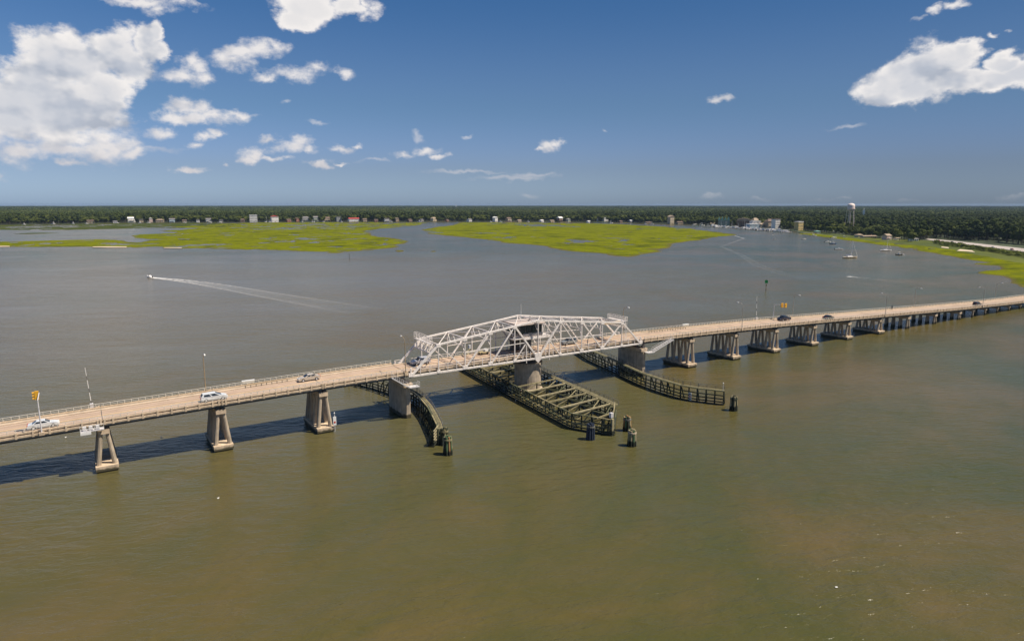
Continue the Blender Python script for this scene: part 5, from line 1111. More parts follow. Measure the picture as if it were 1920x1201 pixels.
# ------------------------------------------------------------------ houses and waterfront buildings
HM = {}
def hm(n, c, **k):
    if n not in HM: HM[n] = mat('paint_'+n, c, .8, .08, .3, **k)
    return HM[n]
hm('white', (.84, .81, .77)); hm('cream', (.58, .47, .32)); hm('tan', (.38, .29, .19)); hm('grey', (.30, .30, .30)); hm('brick', (.30, .11, .07)); hm('blue', (.40, .52, .60)); hm('yellow', (.58, .44, .18)); hm('brown', (.20, .13, .09)); hm('green', (.30, .36, .28)); hm('mint', (.28, .52, .42)); hm('pink', (.66, .48, .42))
hm('r_dark', (.07, .065, .06)); hm('r_grey', (.20, .19, .19)); hm('r_brown', (.17, .12, .09)); hm('r_white', (.82, .80, .78)); hm('r_red', (.42, .06, .05)); hm('r_green', (.16, .30, .24)); hm('r_tan', (.36, .28, .2))
def house(px, py, w, h, d, wall, roof, style, label, storeys=2, z=0.7, name='house'):
    p = at(px, py, z); t = thing(name, label, name.replace('_', ' ') if name != 'house' else 'house', p, facing(p)+random.uniform(-.15, .15)+(.8 if p.x > 800 else .35 if p.x > 450 else 0))
    W_, Rf = HM[wall], HM[roof]; he = h*(.72 if style in ('gable', 'hip') else .95); z0 = 0
    if style == 'stilt': z0 = h*.3; he = h*.75
    MB().box((-w/2, -d/2, z0), (w/2, d/2, he)).obj('wall', W_, t)
    if style == 'stilt':
        for k in range(4):
            for y in (-d/2+.3, d/2-.3): MB().beam((-w/2+.3+(w-.6)*k/3, y, 0), (-w/2+.3+(w-.6)*k/3, y, z0), .5).obj('stilt', W_, t)
    o = .7
    if style in ('gable', 'stilt'): MB().add([(-w/2-o,-d/2-o,he),(w/2+o,-d/2-o,he),(w/2+o,d/2+o,he),(-w/2-o,d/2+o,he),(-w/2-o,0,h),(w/2+o,0,h)], [(3,2,1,0),(0,1,5,4),(2,3,4,5),(1,2,5),(3,0,4)]).obj('roof', Rf, t)
    elif style == 'front': MB().add([(-w/2-o,-d/2-o,he),(w/2+o,-d/2-o,he),(w/2+o,d/2+o,he),(-w/2-o,d/2+o,he),(0,-d/2-o,h*1.15),(0,d/2+o,h*1.15)], [(3,2,1,0),(0,1,4),(2,3,5),(1,2,5,4),(3,0,4,5)]).obj('roof', Rf, t)
    elif style == 'hip': MB().add([(-w/2-o,-d/2-o,he),(w/2+o,-d/2-o,he),(w/2+o,d/2+o,he),(-w/2-o,d/2+o,he),(-w/4,0,h),(w/4,0,h)], [(3,2,1,0),(0,1,5,4),(2,3,4,5),(1,2,5),(3,0,4)]).obj('roof', Rf, t)
    else: MB().box((-w/2-.4, -d/2-.4, he+.003), (w/2+.4, d/2+.4, h)).obj('roof', Rf, t)
    nw = max(2, int(w/3.2)); fh = (he-z0)/storeys
    for s_ in range(storeys):
        for k in range(nw):
            x = -w/2+w*(k+.5)/nw
            if s_ == 0 and k == nw//2: MB().box((x-.6, -d/2-.06, z0+.02), (x+.6, -d/2-.003, z0+fh*.8)).obj('door', HM['brown'], t); continue
            f = MB().box((x-.75, -d/2-.08, z0+fh*s_+fh*.28), (x+.75, -d/2-.003, z0+fh*s_+fh*.82)).obj('window', HM['white'] if wall != 'white' else HM['grey'], t)
            MB().box((x-.6, -d/2-.11, z0+fh*s_+fh*.34), (x+.6, -d/2-.083, z0+fh*s_+fh*.77)).obj('pane', M['glass_dark'], f)
    if style != 'flat' and w > 11: MB().box((w*.22, .5, he), (w*.22+1.1, 1.6, h+1.2)).obj('chimney', HM['brick'], t)
    if style in ('gable', 'hip') and storeys > 1:
        MB().box((-w*.35, -d/2-2.2, z0+fh-.12), (w*.35, -d/2-.1, z0+fh)).obj('porch_deck', HM['white'], t)
        for k in range(4): x = -w*.34+w*.68*k/3; MB().beam((x, -d/2-2.1, 0), (x, -d/2-2.1, z0+fh*1.35), .25).obj('porch_post', HM['white'], t)
    return t
HOUSES = [
 (247, 416.5, 19, 14.5, 12, 'white', 'r_white', 'gable', 'white two-storey house in front of the dark woods on the left', 2),
 (170, 417.8, 16, 8, 10, 'tan', 'r_brown', 'gable', 'low brown house half hidden left of the white two-storey house', 1),
 (216, 418, 9, 6, 8, 'white', 'r_grey', 'gable', 'small white boathouse left of the white two-storey house', 1),
 (265, 416.6, 10, 9, 9, 'cream', 'r_dark', 'gable', 'small cream house right of the white two-storey house', 1),
 (283, 416.6, 8, 11, 8, 'pink', 'r_white', 'front', 'narrow pinkish house between cream and tan houses', 2),
 (300, 416.6, 20, 9, 10, 'tan', 'r_tan', 'hip', 'wide tan-roofed house under the left woods', 1),
 (323, 416.5, 14, 11, 10, 'blue', 'r_grey', 'gable', 'pale blue two-storey house right of the tan-roofed one', 2),
 (346, 416.4, 11, 7, 9, 'tan', 'r_brown', 'gable', 'low brown cottage beside the pale blue house', 1),
 (371, 416.3, 8, 8, 8, 'white', 'r_dark', 'gable', 'little white cottage with dark roof on the left bank', 1),
 (392, 416.3, 16, 11, 10, 'white', 'r_grey', 'stilt', 'white raised house on stilts on the left bank', 1),
 (415, 416.2, 9, 7, 8, 'grey', 'r_dark', 'gable', 'grey cottage right of the raised house', 1),
 (455, 416.1, 12, 9, 9, 'brown', 'r_brown', 'hip', 'brown house left of the tall white block house', 1),
 (475.5, 416, 20, 20, 13, 'white', 'r_white', 'flat', 'tall white three-storey block house, largest on the left bank', 3),
 (515, 416, 19, 16, 12, 'white', 'r_red', 'front', 'white house with red and pink trim right of the lone mast', 2),
 (541, 415.8, 12, 8, 10, 'brick', 'r_brown', 'gable', 'low brown house just left of the red-brick gable', 1),
 (557, 415.6, 9, 10, 9, 'brick', 'r_brown', 'front', 'red-brick gabled house on a green lawn', 1),
 (573, 414.8, 21, 14, 12, 'grey', 'r_grey', 'hip', 'grey hipped house on a green rise', 2),
 (592, 414.8, 14, 15, 11, 'green', 'r_grey', 'gable', 'pale green house beside the grey hipped house', 2),
 (614, 414.8, 22, 13, 12, 'tan', 'r_brown', 'hip', 'wide brown-roofed house in the middle of the left bank', 2),
 (635, 415.2, 15, 14, 12, 'grey', 'r_grey', 'flat', 'square grey-green house left of the red roof', 2),
 (663, 415.2, 31, 11, 12, 'white', 'r_red', 'gable', 'long house with a bright red roof', 1),
 (683.5, 415.4, 12, 9, 10, 'tan', 'r_brown', 'gable', 'tan house right of the bright red roof', 1),
 (705, 415.4, 10, 7, 9, 'brick', 'r_brown', 'gable', 'small brick cottage two plots right of the red roof', 1),
 (725, 415.4, 14, 10, 10, 'white', 'r_dark', 'gable', 'white house with a dark roof left of the creek', 2),
 (744.5, 415.3, 9, 10, 9, 'tan', 'r_tan', 'front', 'small tan gabled house left of the creek', 1),
 (768, 415.2, 13, 7, 9, 'brown', 'r_brown', 'gable', 'low brown house at the left side of the creek head', 1),
 (790, 415.1, 10, 7, 9, 'grey', 'r_grey', 'gable', 'grey cottage at the creek head', 1),
 (813, 414.6, 18, 12, 10, 'cream', 'r_tan', 'hip', 'cream house with tan roof at the creek head', 1),
 (838, 414.9, 10, 6, 8, 'brick', 'r_brown', 'gable', 'tiny brown cabin right of the cream creek house', 1),
 (880, 414.9, 12, 8, 10, 'white', 'r_grey', 'gable', 'white cottage behind the right marsh, leftmost there', 1),
 (928.5, 415, 12, 12, 10, 'white', 'r_white', 'front', 'white gabled house behind the right marsh', 2),
 (953, 415.2, 16, 12, 11, 'tan', 'r_brown', 'gable', 'tan house with dock behind the right marsh', 2),
 (973, 415.6, 12, 6, 9, 'cream', 'r_tan', 'gable', 'low cream shed right of the tan dock house', 1),
 (1015, 415.8, 12, 6, 9, 'white', 'r_white', 'gable', 'low white boathouse left of the raised pavilion', 1),
 (1034, 416.4, 16, 6, 9, 'tan', 'r_tan', 'gable', 'low tan boathouse left of the raised pavilion', 1),
 (1049.5, 416.2, 16, 15, 10, 'brown', 'r_white', 'stilt', 'raised brown pavilion with bright white roof', 1),
 (1065, 416, 11, 10, 9, 'green', 'r_grey', 'hip', 'green-grey house right of the raised pavilion', 1),
 (1103, 416.8, 8, 5, 7, 'white', 'r_white', 'gable', 'small white shed on the bank before the white house pair', 1),
 (1122, 415.2, 9, 9, 9, 'white', 'r_grey', 'gable', 'left half of the pair of bright white houses', 1),
 (1134.5, 415.0, 16, 11, 11, 'white', 'r_white', 'flat', 'right and larger of the pair of bright white houses', 2),
 (1163, 417.5, 10, 6, 8, 'brown', 'r_brown', 'gable', 'brown boat shed behind the middle of the right marsh', 1),
 (1183, 417.0, 9, 7, 8, 'grey', 'r_white', 'gable', 'grey cottage with a white roof under the trees', 1),
 (1215, 419.2, 18, 5, 9, 'tan', 'r_brown', 'gable', 'long low brown boathouse left of the yellowish tower house', 1),
 (1257.5, 419.5, 13, 19, 11, 'cream', 'r_tan', 'front', 'tall cream gabled house rising above the shore trees', 3),
 (1275, 420.0, 22, 7, 10, 'tan', 'r_brown', 'gable', 'low tan house right of the tall cream house', 1),
 (1365, 424.3, 0.1, 0.1, 0.1, 'tan', 'r_brown', 'gable', '', 1),
 (1334, 419.5, 18, 12, 10, 'tan', 'r_brown', 'hip', 'brown-roofed house behind the slanting white pier', 1),
 (1412.5, 426.9, 29, 8.5, 14, 'blue', 'r_white', 'flat', 'long pale blue dockside building with white upper floor', 1),
 (1415.5, 426.2, 22, 13.5, 10, 'white', 'r_white', 'flat', 'white upper-storey building behind the pale blue one', 2),
 (1415, 424.3, 15, 19, 12, 'white', 'r_tan', 'hip', 'white hipped tower house behind the dockside buildings', 3),
 (1443, 427.0, 20, 19, 14, 'tan', 'r_brown', 'hip', 'brown-roofed block behind the right of the marina', 3),
 (1454, 428.0, 13, 20, 12, 'white', 'r_brown', 'flat', 'white terraced house, tallest at the right of the marina', 4),
 (1429, 426.8, 16, 10, 12, 'cream', 'r_tan', 'gable', 'cream gabled shop between blue building and brown block', 1),
 (1497, 431.8, 14, 17.0, 10, 'yellow', 'r_white', 'flat', 'yellow three-storey house with a white flat roof', 3),
 (1532, 437.6, 9, 5, 7, 'green', 'r_green', 'hip', 'small green-roofed boathouse on the shore dock', 1),
 (1534, 429.5, 10, 12, 10, 'pink', 'r_tan', 'gable', 'pinkish house among trees right of the yellow house', 2),
 (1558, 432.5, 25, 6, 10, 'white', 'r_grey', 'gable', 'long low white building under the oaks', 1),
 (1612, 438.5, 5, 8, 6, 'yellow', 'r_tan', 'gable', 'small yellow house peeking from the oaks', 1),
 (1610, 444.5, 9, 5, 8, 'cream', 'r_tan', 'hip', 'sandy tent-roofed hut at the water edge', 1),
 (1628, 445.6, 22, 3.6, 8, 'pink', 'r_tan', 'gable', 'long low pinkish motel by the right shore', 1),
 (1662, 449.6, 9, 8.5, 8, 'pink', 'r_tan', 'gable', 'pale house with porches behind the white sailboat', 2),
 (1681, 449.5, 7, 3.5, 6, 'white', 'r_tan', 'gable', 'small white shed right of the porch house', 1),
 (1712, 451.5, 10, 4, 8, 'white', 'r_grey', 'gable', 'low white hut at the start of the shore road', 1),
 (1738, 441, 7, 9, 7, 'white', 'r_grey', 'gable', 'white house gable glimpsed in the woods above the shore road', 2),
]
HPOS = []
for hh in HOUSES:
    if hh[2] < 1: continue
    px, py, w_, h_, d_, wl, rf, stl, lb, sto = hh
    name = 'boathouse' if 'boathouse' in lb else 'shed' if ' shed' in lb or 'hut' in lb else 'building' if 'building' in lb or 'block' in lb else 'house'
    house(px, py, w_, h_, d_, wl, rf, stl, lb, sto, name=name); p = at(px, py, .7); HPOS.append((p.x, p.y, max(w_, d_)*.6+3, w_, h_))
# barrel-roofed brown building and mint gables behind the marina
p = at(1394, 425.0, .7); t = thing('boat_barn', 'large brown barrel-roofed boat barn behind the marina masts', 'barn', p, facing(p)); mb = MB(); n = 14
HPOS.append((p.x, p.y, 20, 30, 20))
arc = [(-16*math.cos(math.pi*k/n), 12.5+6.5*math.sin(math.pi*k/n)) for k in range(n+1)]
mb.add([(x, -9, z) for x, z in arc]+[(x, 9, z) for x, z in arc], [tuple(range(n, -1, -1)), tuple(range(n+1, 2*n+2))]+[(k, k+1, n+2+k, n+1+k) for k in range(n)]+[(n, 0, n+1, 2*n+1)]); mb.obj('roof', HM['r_tan'], t)
MB().box((-15.5, -8.5, 0), (15.5, 8.5, 12.497)).obj('wall', HM['brown'], t)
for k in range(6): MB().box((-14+k*5-.4+.9, -8.9, 0), (-14+k*5+1.3, -8.503, 12)).obj('wall_post', HM['tan'], t)
for k in range(4): MB().box((-12.5+k*6.5, -8.6, 0.5), (-8.5+k*6.5, -8.503, 8)).obj('door', HM['r_dark'], t)
p = at(1357, 422.8, .7); t = thing('mint_hall', 'building with a row of mint green pointed gables left of the marina', 'building', p, facing(p)); HPOS.append((p.x, p.y, 20, 28, 20))
MB().box((-13, -6, 0), (13, 6, 13)).obj('wall', HM['green'], t)
for k, x in enumerate((-11, -4, 3, 10)): MB().add([(x-3, -6.5, 13.003), (x+3, -6.5, 13.003), (x+3, 6.5, 13.003), (x-3, 6.5, 13.003), (x, -6.5, 20.0+(k % 2)*2), (x, 6.5, 20.0+(k % 2)*2)], [(3,2,1,0), (0,1,4), (2,3,5), (1,2,5,4), (3,0,4,5)]).obj('gable', HM['mint'], t)
for k in range(6): f = MB().box((-12+k*4.2, -6.15, 6), (-10+k*4.2, -6.003, 9.5)).obj('window', HM['white'], t); MB().box((-11.8+k*4.2, -6.2, 6.2), (-10.2+k*4.2, -6.153, 9.3)).obj('pane', M['glass_dark'], f)
# private docks along the far bank
for x0, y0, x1, y1, lb in ((1300, 421.8, 1341, 417.6, 'long slanting white pier running up the bank left of the marina'), (652, 416.6, 676, 416.2, 'pale dock below the bright red roof'), (945, 416.6, 976, 416.0, 'dock in front of the tan house behind the right marsh'), (1050, 417.8, 1072, 416.6, 'dock beside the raised pavilion'),
                       (800, 415.8, 846, 415.6, 'thin dock at the creek head'), (1150, 419.6, 1182, 419.0, 'dark dock behind the right marsh'), (1505, 439.2, 1530, 438.6, 'short dock at the green-roofed boathouse')):
    a, b_ = at(x0, y0), at(x1, y1); t = thing('dock', lb, 'dock', (0, 0, 0)); MB().beam(a+Vector((0,0,1.7)), b_+Vector((0,0,1.7)), 2.2, .35).obj('deck', HM['tan' if 'white' not in lb else 'white'], t)
    n = max(3, int((b_-a).length/12))
    for k in range(n+1): q = a.lerp(b_, k/n); MB().tube(q+Vector((0,0,-1)), q+Vector((0,0,2.4)), .3, n=6).obj('piling', M['timber_tan'], t)
# skiffs and cruisers tied along the far bank
rb = random.Random(9)
FB = [(45,421.4),(100,420.4),(137,419.8),(162,419.6),(219,418.6),(262,418.0),(278,418.0),(346,417.6),(372,417.2),(393,417.4),(412,417.2),(505,416.9),(566,416.4),(586,416.4),(606,416.4),(640,416.3),(732,416.2),(786,416.0),(920,416.3),(938,416.6),(990,416.3),(1016,416.6),(1103,417.8),(1145,418.6),(1210,420.2),(1222,420.4),(1300,422.6),(1316,423.2),(1327,423.8)]
FD = ['far left below dark woods','beside it in the far left bay','left of the low brown house','below the low brown house','by the small boathouse','below the cream cottage','below the pinkish house','below the brown cottage','below the white cottage','below the raised house','below the grey cottage','by the lone mast','below the brick gable','below the grey hipped house','below the pale green house','below the square grey house','below the dark-roofed white house','at the creek head','below the white gabled house','by the tan house dock','right of the tan house dock','by the white boathouse','below the small white shed','behind the marsh middle','by the long boathouse left side','by the long boathouse right side','by the slanting pier foot','by the slanting pier middle','by the slanting pier head']
for (x, y), d in zip(FB, FD):
    p = at(x, y); o = dup(protoM, (p.x, p.y, 0), right+rb.uniform(-.4, .4), 'small white boat tied %s' % d, 'boats tied along the far bank'); s_ = rb.uniform(.8, 1.35); o.scale = (s_, s_, s_*1.3)

# water tower
p = at_dist(1578.5, 1520, .7); t = thing('water_tower', 'pale water tower on splayed legs rising above the treetops', 'water tower', p, facing(p)+.2)
M['tower'] = mat('tower_paint', (0.84, 0.70, 0.62), .5, .05, .5)
MB().lathe([(1.2, 35.5), (4.5, 36.6), (6.6, 39.0), (6.9, 41.5), (6.9, 46.5), (6.3, 48.9), (4.0, 50.6), (1.0, 51.4)], 32).obj('tank', M['tower'], t, smooth=True)
MB().lathe([(7.0, 40.5), (7.9, 40.5), (7.9, 40.8), (7.0, 40.8)], 32).obj('balcony', M['tower'], t)
MB().tube((0,0,0), (0,0,36), .5, n=12).obj('riser', M['tower'], t)
for k in range(5):
    a = 2*math.pi*k/5+.3; MB().tube((9.8*math.cos(a), 9.8*math.sin(a), 0), (6.3*math.cos(a), 6.3*math.sin(a), 40.4), .36, .32, 8).obj('leg', M['tower'], t)
    for zz, rr in ((13, 8.3), (26.5, 7.35)): b2 = a+math.pi*2/5; MB().tube((rr*math.cos(a), rr*math.sin(a), zz), (rr*math.cos(b2), rr*math.sin(b2), zz), .06, n=5).obj('strut', M['tower'], t)
for x, dd, hh, lb in ((858, 6000, 50, 'tiny white mast tip on the horizon above the creek'), (1602.5, 2300, 38, 'small pale tower among trees right of the water tower')):
    p = at_dist(x, dd, .7); t = thing('distant_mast', lb, 'mast', p, facing(p)); MB().box((-3, -3, hh*.55), (3, 3, hh*.86)).obj('panel', HM['r_white'], t); MB().tube((0,0,0), (0,0,hh), 1.2, .6, 8).obj('pole', M['white'], t)

# ------------------------------------------------------------------ trees
M['leaf_oak'] = foliage('leaf_oak', (0.028, 0.044, 0.009), (0.118, 0.135, 0.026), .09)
M['leaf_pine'] = foliage('leaf_pine', (0.022, 0.038, 0.010), (0.088, 0.112, 0.026), .09)
M['leaf_lime'] = foliage('leaf_lime', (0.07, 0.09, 0.015), (0.17, 0.19, 0.035), .09)
M['bark'] = mat('bark', (0.12, 0.095, 0.07), .95, .3, 1)
def crown_mesh(name, m, h, r, kind, n, sz, seed):
    rr = np.random.default_rng(seed); lobes = []
    nl = 7 if kind != 'pine' else 6
    for k in range(nl):
        a = rr.uniform(0, 2*math.pi); f = rr.uniform(.15, .62)
        if kind == 'pine': lobes.append((r*f*math.cos(a), r*f*math.sin(a), h*rr.uniform(.66, .93), r*rr.uniform(.42, .62), h*rr.uniform(.07, .12)))
        else: lobes.append((r*f*math.cos(a), r*f*math.sin(a), h*rr.uniform(.42, .82), r*rr.uniform(.42, .6), h*rr.uniform(.13, .2)))
    vs = []; fs = []
    # solid core keeps the mass opaque: low-poly lumps well inside the leaf shell
    for (lx, ly, lz, lr, lh) in lobes:
        b0 = len(vs); rings, seg = 4, 6
        for i in range(rings+1):
            th = math.pi*i/rings
            for j in range(seg):
                ph = 2*math.pi*j/seg; q = .95*(1+rr.uniform(-.20, .14)); vs.append((lx+lr*q*math.sin(th)*math.cos(ph), ly+lr*q*math.sin(th)*math.sin(ph), lz+lh*q*math.cos(th)))
        for i in range(rings):
            for j in range(seg): fs.append((b0+i*seg+j, b0+(i+1)*seg+j, b0+(i+1)*seg+(j+1) % seg, b0+i*seg+(j+1) % seg))
    for k in range(n):
        lx, ly, lz, lr, lh = lobes[rr.integers(len(lobes))]
        v = rr.normal(size=3); v /= np.linalg.norm(v); v[2] = abs(v[2]) if rr.random() < .75 else v[2]
        q = rr.uniform(.82, 1.12); c = np.array([lx+v[0]*lr*q, ly+v[1]*lr*q, lz+v[2]*lh*q])
        nrm = v+rr.normal(size=3)*.38; nrm /= np.linalg.norm(nrm); u = np.cross(nrm, rr.normal(size=3)); u /= np.linalg.norm(u); w_ = np.cross(nrm, u)
        s_ = sz*rr.uniform(.6, 1.3); b0 = len(vs)
        for a_, b_ in ((-1,-.6),(.2,-1),(1,.3),(-.3,1)): vs.append(tuple(c+u*a_*s_+w_*b_*s_))
        fs.append((b0, b0+1, b0+2, b0+3))
    me = bpy.data.meshes.new(name); me.from_pydata(vs, [], fs); me.update(); me.materials.append(m); return me
def trunk_mesh(h, r, seed, pine=False):
    rr = random.Random(seed); mb = MB(); mb.tube((0,0,-.3), (rr.uniform(-.3,.3), rr.uniform(-.3,.3), h*(.9 if pine else .6)), r, r*.45, 7)
    for k in range(5): a = rr.uniform(0, 6.28); z = h*(.6+.06*k if pine else .28+.07*k); mb.tube((0,0,z), (math.cos(a)*h*.2, math.sin(a)*h*.2, z+h*(.08 if pine else .2)), r*.4, r*.15, 5)
    return mb.mesh('trunk', M['bark'])
KINDS = []
for i in range(3): KINDS.append(('oak_tree', crown_mesh('crown', M['leaf_oak'], 16, 8.0, 'oak', 420, .95, 10+i), trunk_mesh(17, .42, i)))
for i in range(3): KINDS.append(('pine_tree', crown_mesh('crown', M['leaf_pine'], 21, 5.0, 'pine', 320, .8, 20+i), trunk_mesh(23, .32, 5+i, True)))
for i in range(1): KINDS.append(('broadleaf_tree', crown_mesh('crown', M['leaf_lime'], 14, 6.5, 'oak', 340, .85, 30+i), trunk_mesh(14, .38, 9+i)))
# positions over the land, density falling with distance
def scatter(d0, d1, step, az_half=.92):
    n = int((d1**2-d0**2)*az_half/step**2); d = np.sqrt(RNG.uniform(d0**2, d1**2, n)); a = RNG.uniform(-az_half, az_half, n)
    x = np.cos(PSI-a)*d; y = np.sin(PSI-a)*d; ins = in_poly(x, y, land_poly); return x[ins], y[ins], d[ins]
PA = scatter(560, 2700, 9.8); PB = scatter(2700, 5600, 17.5); PC = scatter(5600, 13500, 46)
x, y, d = PA
shore_w = [(p.x, p.y) for p in [at(*q) for q in SHORE]]
def dist_line(px_, py_, pts):
    dd = np.full(px_.shape, 1e9)
    for (ax, ay), (bx, by) in zip(pts[:-1], pts[1:]):
        vx, vy = bx-ax, by-ay; t_ = np.clip(((px_-ax)*vx+(py_-ay)*vy)/(vx*vx+vy*vy), 0, 1); dd = np.minimum(dd, np.hypot(px_-ax-t_*vx, py_-ay-t_*vy))
    return dd
sdist = dist_line(x, y, shore_w)
az_ = PSI-np.arctan2(y, x); pxc = CX+np.tan(az_)*FPX*math.cos(PITCH)
verge = [at(*q) for q in [(1500,438),(1555,443),(1600,450),(1719,464),(1850,487),(1960,512),(2100,545),(2100,480),(1980,466.5),(1920,460.5),(1880,456.8),(1830,452.6),(1790,450.2),(1752,448.2),(1740,450),(1719,455.8),(1700,454),(1653,449.6),(1600,444.2),(1550,438.2),(1500,433)]]; verge = [(p.x, p.y) for p in verge]
marina = [at(*q) for q in [(1330,423.5),(1480,435),(1500,437.5),(1500,432.5),(1470,430.5),(1420,427.6),(1340,421.4)]]; marina = [(p.x, p.y) for p in marina]
keep = (sdist > np.where(d > 1250, 9, 12)) & ~in_poly(x, y, verge) & ~in_poly(x, y, marina)
# lawns in front of the far houses leave gaps in the first rows
gap = (fbm(x/45, y/45, 77, 3) > .60) & (sdist < 55) & (d > 1200); keep &= ~gap
for hx, hy, hr, hw_, hh_ in HPOS:
    dh = np.hypot(x-hx, y-hy); l = math.hypot(hx, hy); ux, uy = hx/l, hy/l; al = (x-hx)*ux+(y-hy)*uy; ac = np.abs(-(x-hx)*uy+(y-hy)*ux)
    keep &= ~((dh < hr*.8+2)); keep &= ~((al < 0) & (al > (-70 if hx < 900 or hy > 900 else -26)) & (ac < hw_*.5))
x, y, d, sdist, pxc = x[keep], y[keep], d[keep], sdist[keep], pxc[keep]
kindn = fbm(x/170, y/170, 5, 4)
right_side = pxc > 1690
ptype = np.where(RNG.uniform(size=len(x)) < np.where(right_side & (sdist > 30), .55, np.clip((kindn-.42)*4, .12, .6)), 3, 0)
var = ptype + RNG.integers(0, 3, len(x)); lime = (RNG.uniform(size=len(x)) < np.where((pxc > 1480) & (pxc < 1560), .35, .05)) & (ptype == 0); var = np.where(lime, 6, var)
scl = RNG.uniform(.76, 1.12, len(x)) * np.where(sdist < 26, .85, 1.0) * (.72+.56*fbm(x/150, y/150, 64, 4))
tow = np.abs(pxc-1578)
scl = scl*np.where((tow < 130) & (d < 1520), .86, 1.0); scl = np.where((tow < 13) & (d < 1530) & (d > 1000), scl*.66, scl)
inview = (pxc > -15) & (pxc < 1935)
order = np.argsort(np.where(inview, d/(scl*np.where(sdist < 60, 1.25, 1)), 1e9)); top = order[:290]; rest = np.setdiff1d(np.arange(len(x)), top)
zone = lambda pxv, s_: ('shore road' if pxv > 1735 else 'right shore cottages' if pxv > 1590 else 'yellow house' if pxv > 1480 else 'marina')
for i in top:
    nm, cm, tm = KINDS[int(var[i])]; s_ = float(scl[i]); o = bpy.data.objects.new(nm, None); LINK(o); o.location = (float(x[i]), float(y[i]), .7); o.scale = (s_, s_, s_*random.uniform(.92, 1.12)); o.rotation_euler = (0, 0, random.uniform(0, 6.28)); o.empty_display_size = 1
    zn = zone(pxc[i], 0); kd = {'oak_tree': 'round-crowned tree', 'pine_tree': 'pine', 'broadleaf_tree': 'pale green tree'}[nm]
    row = 'at the wood edge' if sdist[i] < 60 else 'one row back' if sdist[i] < 110 else 'deeper in'
    bands = [(1935, 'by the road at the right edge'), (1880, 'above the silver car on the road'), (1830, 'above the middle of the shore road'), (1785, 'above the black crossover on the road'), (1745, 'where the shore road enters the woods'), (1700, 'beside the low white hut'), (1650, 'behind the pale porch house'), (1600, 'behind the pinkish motel'), (1560, 'around the long low white building'), (1520, 'right of the yellow house'), (1470, 'beside the yellow house')]
    wh = 'behind the marina'
    for lim, txt in bands:
        if pxc[i] > lim - 48: wh = txt; break
    size = 'short' if s_ < .86 else 'middling' if s_ < 1.02 else 'big'
    lb = '%s %s %s, %s' % (size, kd, wh, row); tag(o, lb, 'tree', lb)
    inst('crown', cm, o); inst('trunk', tm, o)
def instancer(name, pts, coll_objs, label, scales, zr, idx):
    """one object: a point cloud whose nodes place tree forms on it"""
    me = bpy.data.meshes.new(name); me.from_pydata(pts.tolist(), [], []); me.update()
    for an, data, ty in (('s', scales, 'FLOAT'), ('k', idx, 'INT'), ('r', zr, 'FLOAT')):
        at_ = me.attributes.new(an, ty, 'POINT'); at_.data.foreach_set('value', data.astype(np.float32 if ty == 'FLOAT' else np.int32))
    o = inst(name, me); o['kind'] = 'stuff'; tag(o, label, 'forest')
    ng = bpy.data.node_groups.new(name, 'GeometryNodeTree'); ng.interface.new_socket('Geometry', in_out='INPUT', socket_type='NodeSocketGeometry'); ng.interface.new_socket('Geometry', in_out='OUTPUT', socket_type='NodeSocketGeometry')
    N, L = ng.nodes, ng.links; gi = N.new('NodeGroupInput'); go = N.new('NodeGroupOutput'); ip = N.new('GeometryNodeInstanceOnPoints'); L.new(gi.outputs[0], ip.inputs['Points'])
    g2i = N.new('GeometryNodeGeometryToInstance')
    for c in reversed(coll_objs):
        oi = N.new('GeometryNodeObjectInfo'); oi.inputs[0].default_value = c; oi.inputs['As Instance'].default_value = True; L.new(oi.outputs['Geometry'], g2i.inputs[0])
    L.new(g2i.outputs[0], ip.inputs['Instance']); ip.inputs['Pick Instance'].default_value = True
    def attr(nm, ty):
        a = N.new('GeometryNodeInputNamedAttribute'); a.data_type = ty; a.inputs[0].default_value = nm; return a.outputs[0]
    L.new(attr('k', 'INT'), ip.inputs['Instance Index'])
    cx_ = N.new('ShaderNodeCombineXYZ'); L.new(attr('r', 'FLOAT'), cx_.inputs[2]); L.new(cx_.outputs[0], ip.inputs['Rotation'])
    sv = N.new('ShaderNodeCombineXYZ'); sa = attr('s', 'FLOAT'); [L.new(sa, sv.inputs[q]) for q in range(3)]; L.new(sv.outputs[0], ip.inputs['Scale'])
    L.new(ip.outputs[0], go.inputs[0]); md = o.modifiers.new('instances', 'NODES'); md.node_group = ng; return o
# tree forms used only as instance sources: kept on a real tree each, at the back of the land
protos = []
for i, (nm, cm, tm) in enumerate(KINDS):
    me = cm.copy(); me.name = 'forest_tree'; bm = bmesh.new(); bm.from_mesh(cm); bm.from_mesh(tm)
    nt_ = len(cm.polygons); bm.faces.ensure_lookup_table()
    for f in bm.faces[nt_:]: f.material_index = 1
    bm.to_mesh(me); bm.free(); me.materials.append(M['bark'])
    o = bpy.data.objects.new('forest_tree', me); protos.append(o)
n = len(rest)
instancer('forest_near', np.stack([x[rest], y[rest], np.full(n, .7)], 1), protos, 'dense woods of pines and oaks behind the right shore and the far bank', scl[rest], RNG.uniform(0, 6.28, n), var[rest])
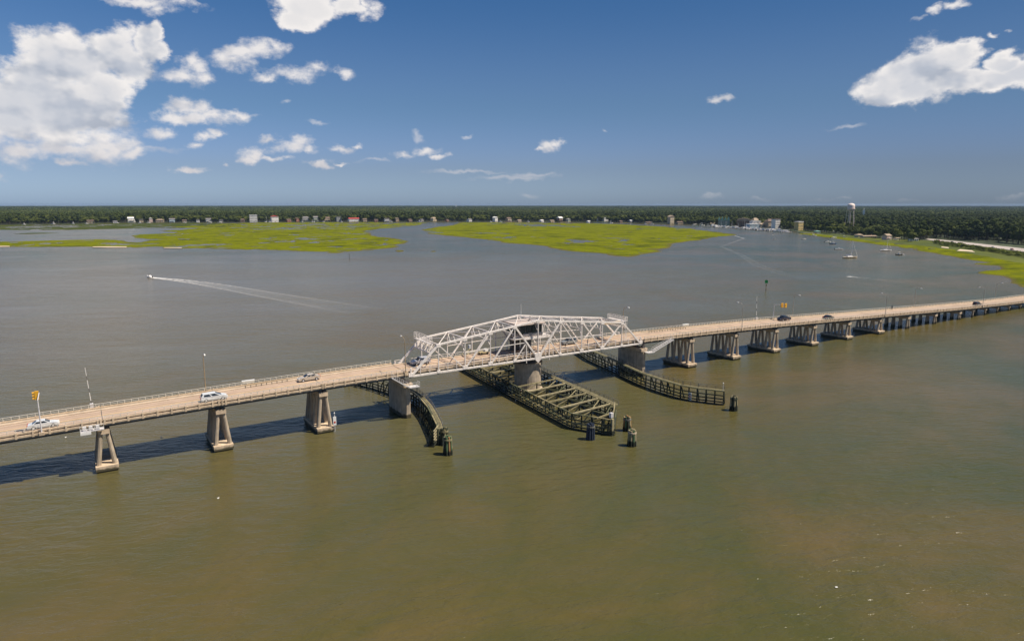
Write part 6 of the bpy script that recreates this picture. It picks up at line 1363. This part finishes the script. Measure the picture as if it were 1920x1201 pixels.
# farther woods: broader crowns standing for the canopy surface
for nm, P_, sz, lb in (('forest_far', PB, 1.0, 'wooded country stretching back behind the far bank'), ('forest_horizon', PC, 1.0, 'blue-green woods out to the horizon')):
    xx, yy, dd = P_; n = len(xx)
    m_ = crown_mesh('canopy', M['leaf_oak'], 19, 12 if nm == 'forest_far' else 33, 'oak', 160, 2.0 if nm == 'forest_far' else 5, 44); m2 = crown_mesh('canopy', M['leaf_pine'], 22, 12 if nm == 'forest_far' else 33, 'oak', 160, 2.0 if nm == 'forest_far' else 5, 45)
    oo = [bpy.data.objects.new('canopy', m_), bpy.data.objects.new('canopy', m2)]
    fld = fbm(xx/420, yy/420, 31, 5); s_ = RNG.uniform(.8, 1.15, n)*(.82+.38*fld)
    k_ = (fbm(xx/300, yy/300, 91, 4) > .5).astype(int)
    instancer(nm, np.stack([xx, yy, np.full(n, .2)], 1), oo, lb, s_, RNG.uniform(0, 6.28, n), k_)
# shoreline scrub on the right verge
sb = crown_mesh('shrub', M['leaf_lime'], 3.0, 2.2, 'oak', 60, .4, 71); sbo = bpy.data.objects.new('shrub', sb)
pts = []
rs = np.random.default_rng(4)
for a, b_ in zip([(1752,456.6),(1800,463),(1850,470.5),(1900,478),(1960,488)][:-1], [(1800,463),(1850,470.5),(1900,478),(1960,488)]):
    for k in range(60):
        f = rs.random(); q = at(a[0]+(b_[0]-a[0])*f+rs.normal()*3, a[1]+(b_[1]-a[1])*f+rs.normal()*.7-.4, .9); pts.append((q.x, q.y, .9))
pts = np.array(pts); n = len(pts); instancer('shore_scrub', pts, [sbo], 'low green scrub between the shore road and the marsh', rs.uniform(.6, 1.5, n), rs.uniform(0, 6, n), np.zeros(n))

# ------------------------------------------------------------------ summer haze over the whole scene
HAZE = 3.2e-5
if HAZE > 0:
    hz = MB().box((-14600, -3100, -1.0), (14600, 14600, 56.0)).obj('haze', None); hz['kind'] = 'stuff'; tag(hz, 'thin summer haze over the river and the woods', 'haze')
    m = bpy.data.materials.new('haze'); m.use_nodes = True; nt = m.node_tree; nt.nodes.clear(); o_ = nt.nodes.new('ShaderNodeOutputMaterial'); v_ = nt.nodes.new('ShaderNodeVolumePrincipled')
    v_.inputs['Color'].default_value = (0.46, 0.64, 0.90, 1); v_.inputs['Density'].default_value = HAZE; v_.inputs['Anisotropy'].default_value = 0.2; nt.links.new(v_.outputs[0], o_.inputs['Volume']); hz.data.materials.append(m)
print('objects', len(bpy.data.objects), 'trees', len(x), len(PB[0]), len(PC[0]))
